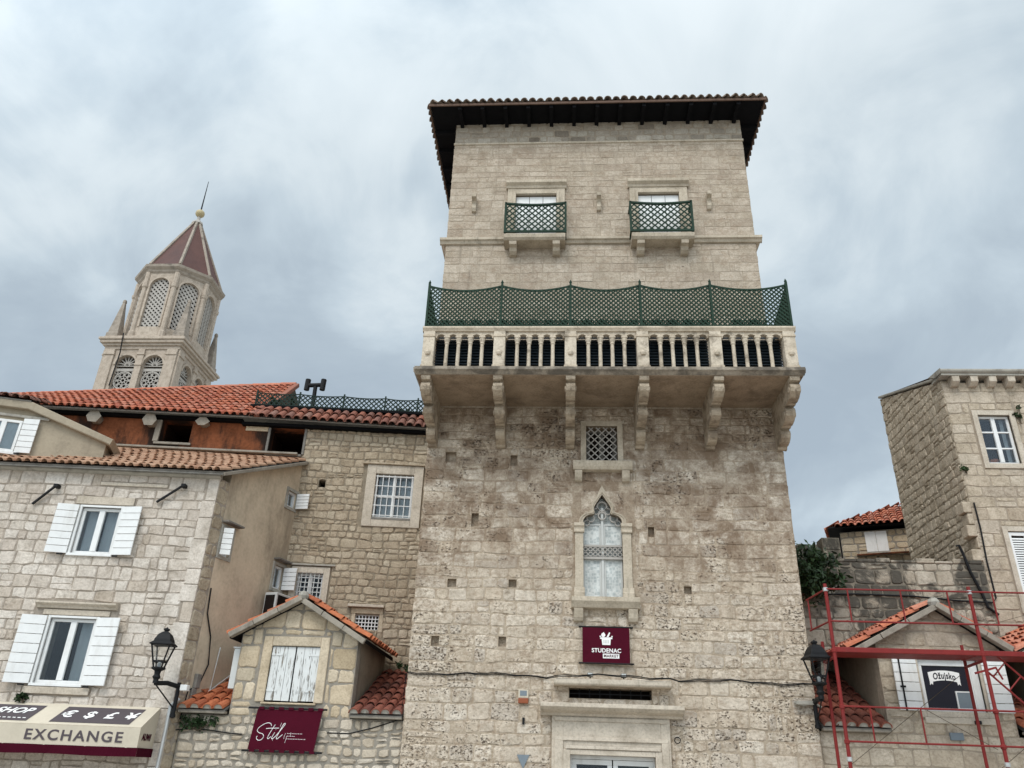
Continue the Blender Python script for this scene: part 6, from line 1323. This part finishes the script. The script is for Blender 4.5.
for F in faces:
    ops = [(2.05, 0.86, 27.2, 31.05), (4.40, 0.86, 27.2, 31.05)]
    b = MB(); arch_wall(b, F, 0.6, 5.7, 26.0, 32.6, ops, -0.6, 0.0)
    fw2 = b.build('belfry_wall', 'bell', bell)
    b = MB()
    for (a, e) in ((0.0, 0.9), (2.95, 3.5), (5.4, 6.3)):
        b.box(F, a, e, 0.0 if 0.6 < a < 5 else -0.6, 0.16, 26.0, 31.9); b.box(F, a - 0.06 if a > 0 else a, e + 0.06 if e < 6.3 else e, 0.0, 0.24, 31.9, 32.1); b.box(F, a, e, 0.0, 0.18, 32.1, 32.45); b.box(F, a - 0.04 if a > 0 else a, e + 0.04 if e < 6.3 else e, 0.0, 0.22, 30.9, 31.1) if 0.6 < a < 5 else None
    b.build('pilaster', 'bell', bell, bev=0.02)
    for (c, r, vb, vs_) in ops:
        b = MB(); ring(b, F, c, vs_, r + 0.16, 0.16, 0.0, 0.10, 14, 0, math.pi); b.build('archivolt', 'bell', bell)
        b = MB()
        b.box(F, c - r, c + r, -0.38, -0.24, 30.55, 30.80); b.box(F, c - r, c + r, -0.38, -0.26, 31.0, 31.08)
        for q in range(7): an = math.pi * (q + 0.5) / 7; b.bar(F(c + 0.12 * math.cos(an), -0.3, vs_ + 0.1 + 0.12 * math.sin(an)), F(c + 0.86 * math.cos(an), -0.3, vs_ + 0.1 + 0.86 * math.sin(an)), 0.09, 0.10, side=F.n)
        ring(b, F, c, vs_ + 0.02, 0.25, 0.10, -0.36, -0.26, 10, 0, math.pi)
        for zc in (29.7, 28.1):
            ring(b, F, c, zc, 0.84, 0.10, -0.36, -0.24); ring(b, F, c, zc, 0.22, 0.08, -0.36, -0.25, 10)
            for q in range(8):
                an = math.pi * q / 4; b.bar(F(c + 0.2 * math.cos(an), -0.3, zc + 0.2 * math.sin(an)), F(c + 0.78 * math.cos(an), -0.3, zc + 0.78 * math.sin(an)), 0.06, 0.08, side=F.n); ring(b, F, c + 0.55 * math.cos(an + 0.39), zc + 0.55 * math.sin(an + 0.39), 0.19, 0.055, -0.35, -0.26, 8)
            for sx in (-1, 1):
                for sz in (-1, 1): ring(b, F, c + sx * 0.72, zc + sz * 0.72, 0.16, 0.06, -0.35, -0.26, 8)
        b.build('tracery', 'tracery', bell)
b = MB(); b.box(W0, bx0 + 0.7, bx1 - 0.7, -by1 + 0.7, -by0 - 0.7, 26, 32.6); b.build('belfry_dark_fill', 'dark', bell)  # solid near-black block added so the arches look unlit inside
b = MB()
for (o_, z0, z1) in ((0.10, 32.45, 32.75), (0.26, 32.75, 32.95), (0.46, 32.95, 33.2), (0.58, 33.2, 33.42), (0.30, 33.42, 33.66)): b.box(W0, bx0 - o_, bx1 + o_, -by1 - o_, -by0 + o_, z0, z1)
b.build('cornice', 'bell', bell, bev=0.04)
for sx, sy in ((0, 0), (1, 0), (0, 1), (1, 1)):
    p = ((bx0 + 0.25, bx1 - 0.25)[sx], (by0 + 0.25, by1 - 0.25)[sy], 33.66)
    b = MB(); b.lathe(p, [(0.72, 0), (0.72, 0.35), (0.60, 0.42), (0.60, 0.6), (0.16, 3.5), (0.2, 3.56), (0.16, 3.8), (0.0, 3.9)], 4, rot=math.pi / 4); b.build('pinnacle', 'bell_dk', bell, bev=0.03)
RO = 3.42; ap = RO * math.cos(math.pi / 8); fwid = 2 * RO * math.sin(math.pi / 8)
for q in range(8):
    an = q * 45.0; n_ = Vector((math.sin(R(an)), -math.cos(R(an)), 0)); u_ = Vector((math.cos(R(an)), math.sin(R(an)), 0))
    o_ = Vector((cx_, cy_, 0)) + n_ * ap - u_ * fwid / 2; F = Fr(o_.x, o_.y, an)
    b = MB(); arch_wall(b, F, 0.0, fwid, 33.66, 40.2, [(fwid / 2, 0.86, 34.7, 38.75)], -0.35, 0.0); b.build('lantern_wall', 'bell', bell)
    b = MB(); ring(b, F, fwid / 2, 38.75, 1.0, 0.14, 0.0, 0.10, 14, 0, math.pi); b.box(F, fwid / 2 - 1.0, fwid / 2 - 0.86, 0, 0.08, 34.7, 38.75); b.box(F, fwid / 2 + 0.86, fwid / 2 + 1.0, 0, 0.08, 34.7, 38.75); b.build('archivolt', 'bell', bell)
    b = MB(); c_ = fwid / 2; lattice(b, F, lambda u, v: (abs(u - c_) < 0.9 and v < 38.75) or (u - c_) ** 2 + (v - 38.75) ** 2 < 0.8, (c_ - 0.88, c_ + 0.88, 34.68, 39.7), sp=0.43, wd=0.155, n0=-0.22, t=0.05, step=0.03); b.build('lattice', 'tracery', bell)
    b = MB(); v_ = F(0, 0, 0); d_ = (v_ - Vector((cx_, cy_, 0))).normalized(); w_ = d_.cross(Vector((0, 0, 1))); G = Ax(Vector((v_.x, v_.y, 0)), w_, (0, 0, 1))
    b.lathe((v_.x, v_.y, 33.66), [(0.30, 0), (0.30, 0.5), (0.21, 0.6), (0.20, 4.9), (0.28, 5.0), (0.30, 5.25), (0.22, 5.3), (0.22, 6.5)], 8); b.build('column', 'bell', bell)
b = MB(); b.lathe((cx_, cy_, 33.6), [(2.4, 0), (2.4, 6.5)], 8, rot=math.pi / 8); b.build('lantern_dark_fill', 'dark', bell)  # dark solid put inside so the lattice holes read as shade
b = MB(); b.lathe((cx_, cy_, 40.1), [(RO, 0), (RO + 0.15, 0.15), (RO + 0.2, 0.3), (RO + 0.45, 0.5), (RO + 0.5, 0.72), (RO + 0.1, 0.9), (0.2, 0.95)], 8, rot=math.pi / 8); b.build('cornice', 'bell_dk', bell)
b = MB(); b.lathe((cx_, cy_, 41.0), [(RO + 0.12, 0), (0.25, 7.1), (0.0, 7.1)], 8, rot=math.pi / 8); b.build('spire', 'copper', bell)
for q in range(8):
    an = math.pi / 8 + q * math.pi / 4; b = MB(); b.bar((cx_ + (RO + 0.12) * math.cos(an), cy_ + (RO + 0.12) * math.sin(an), 41.02), (cx_ + 0.26 * math.cos(an), cy_ + 0.26 * math.sin(an), 48.1), 0.22, 0.2); b.build('rib', 'bell_dk', bell)
b = MB(); b.lathe((cx_, cy_, 47.9), [(0.55, 0), (0.5, 0.2), (0.18, 0.5), (0.14, 0.9), (0.0, 0.9)], 8); b.build('collar', 'tracery', bell)
b = MB(); b.lathe((cx_, cy_, 48.8), [(0, 0), (0.25, 0.06), (0.40, 0.25), (0.43, 0.42), (0.38, 0.62), (0.2, 0.8), (0, 0.84)], 14); b.build('ball', 'gold', bell, smooth=True)
b = MB(); b.tube([(cx_, cy_, 49.6), (cx_, cy_, 53.2)], [0.07, 0.025], 6); b.build('rod', 'black', bell)
b = MB(); b.tube([(bx0 + 1.55, by0 - 0.65, 33.7), (bx0 + 1.6, by0 - 0.62, 32.9), (bx0 + 1.5, by0 - 0.3, 32.0), (bx0 + 1.3, by0 - 0.2, 29.0)], 0.05, 6); b.build('conductor', 'black', bell)
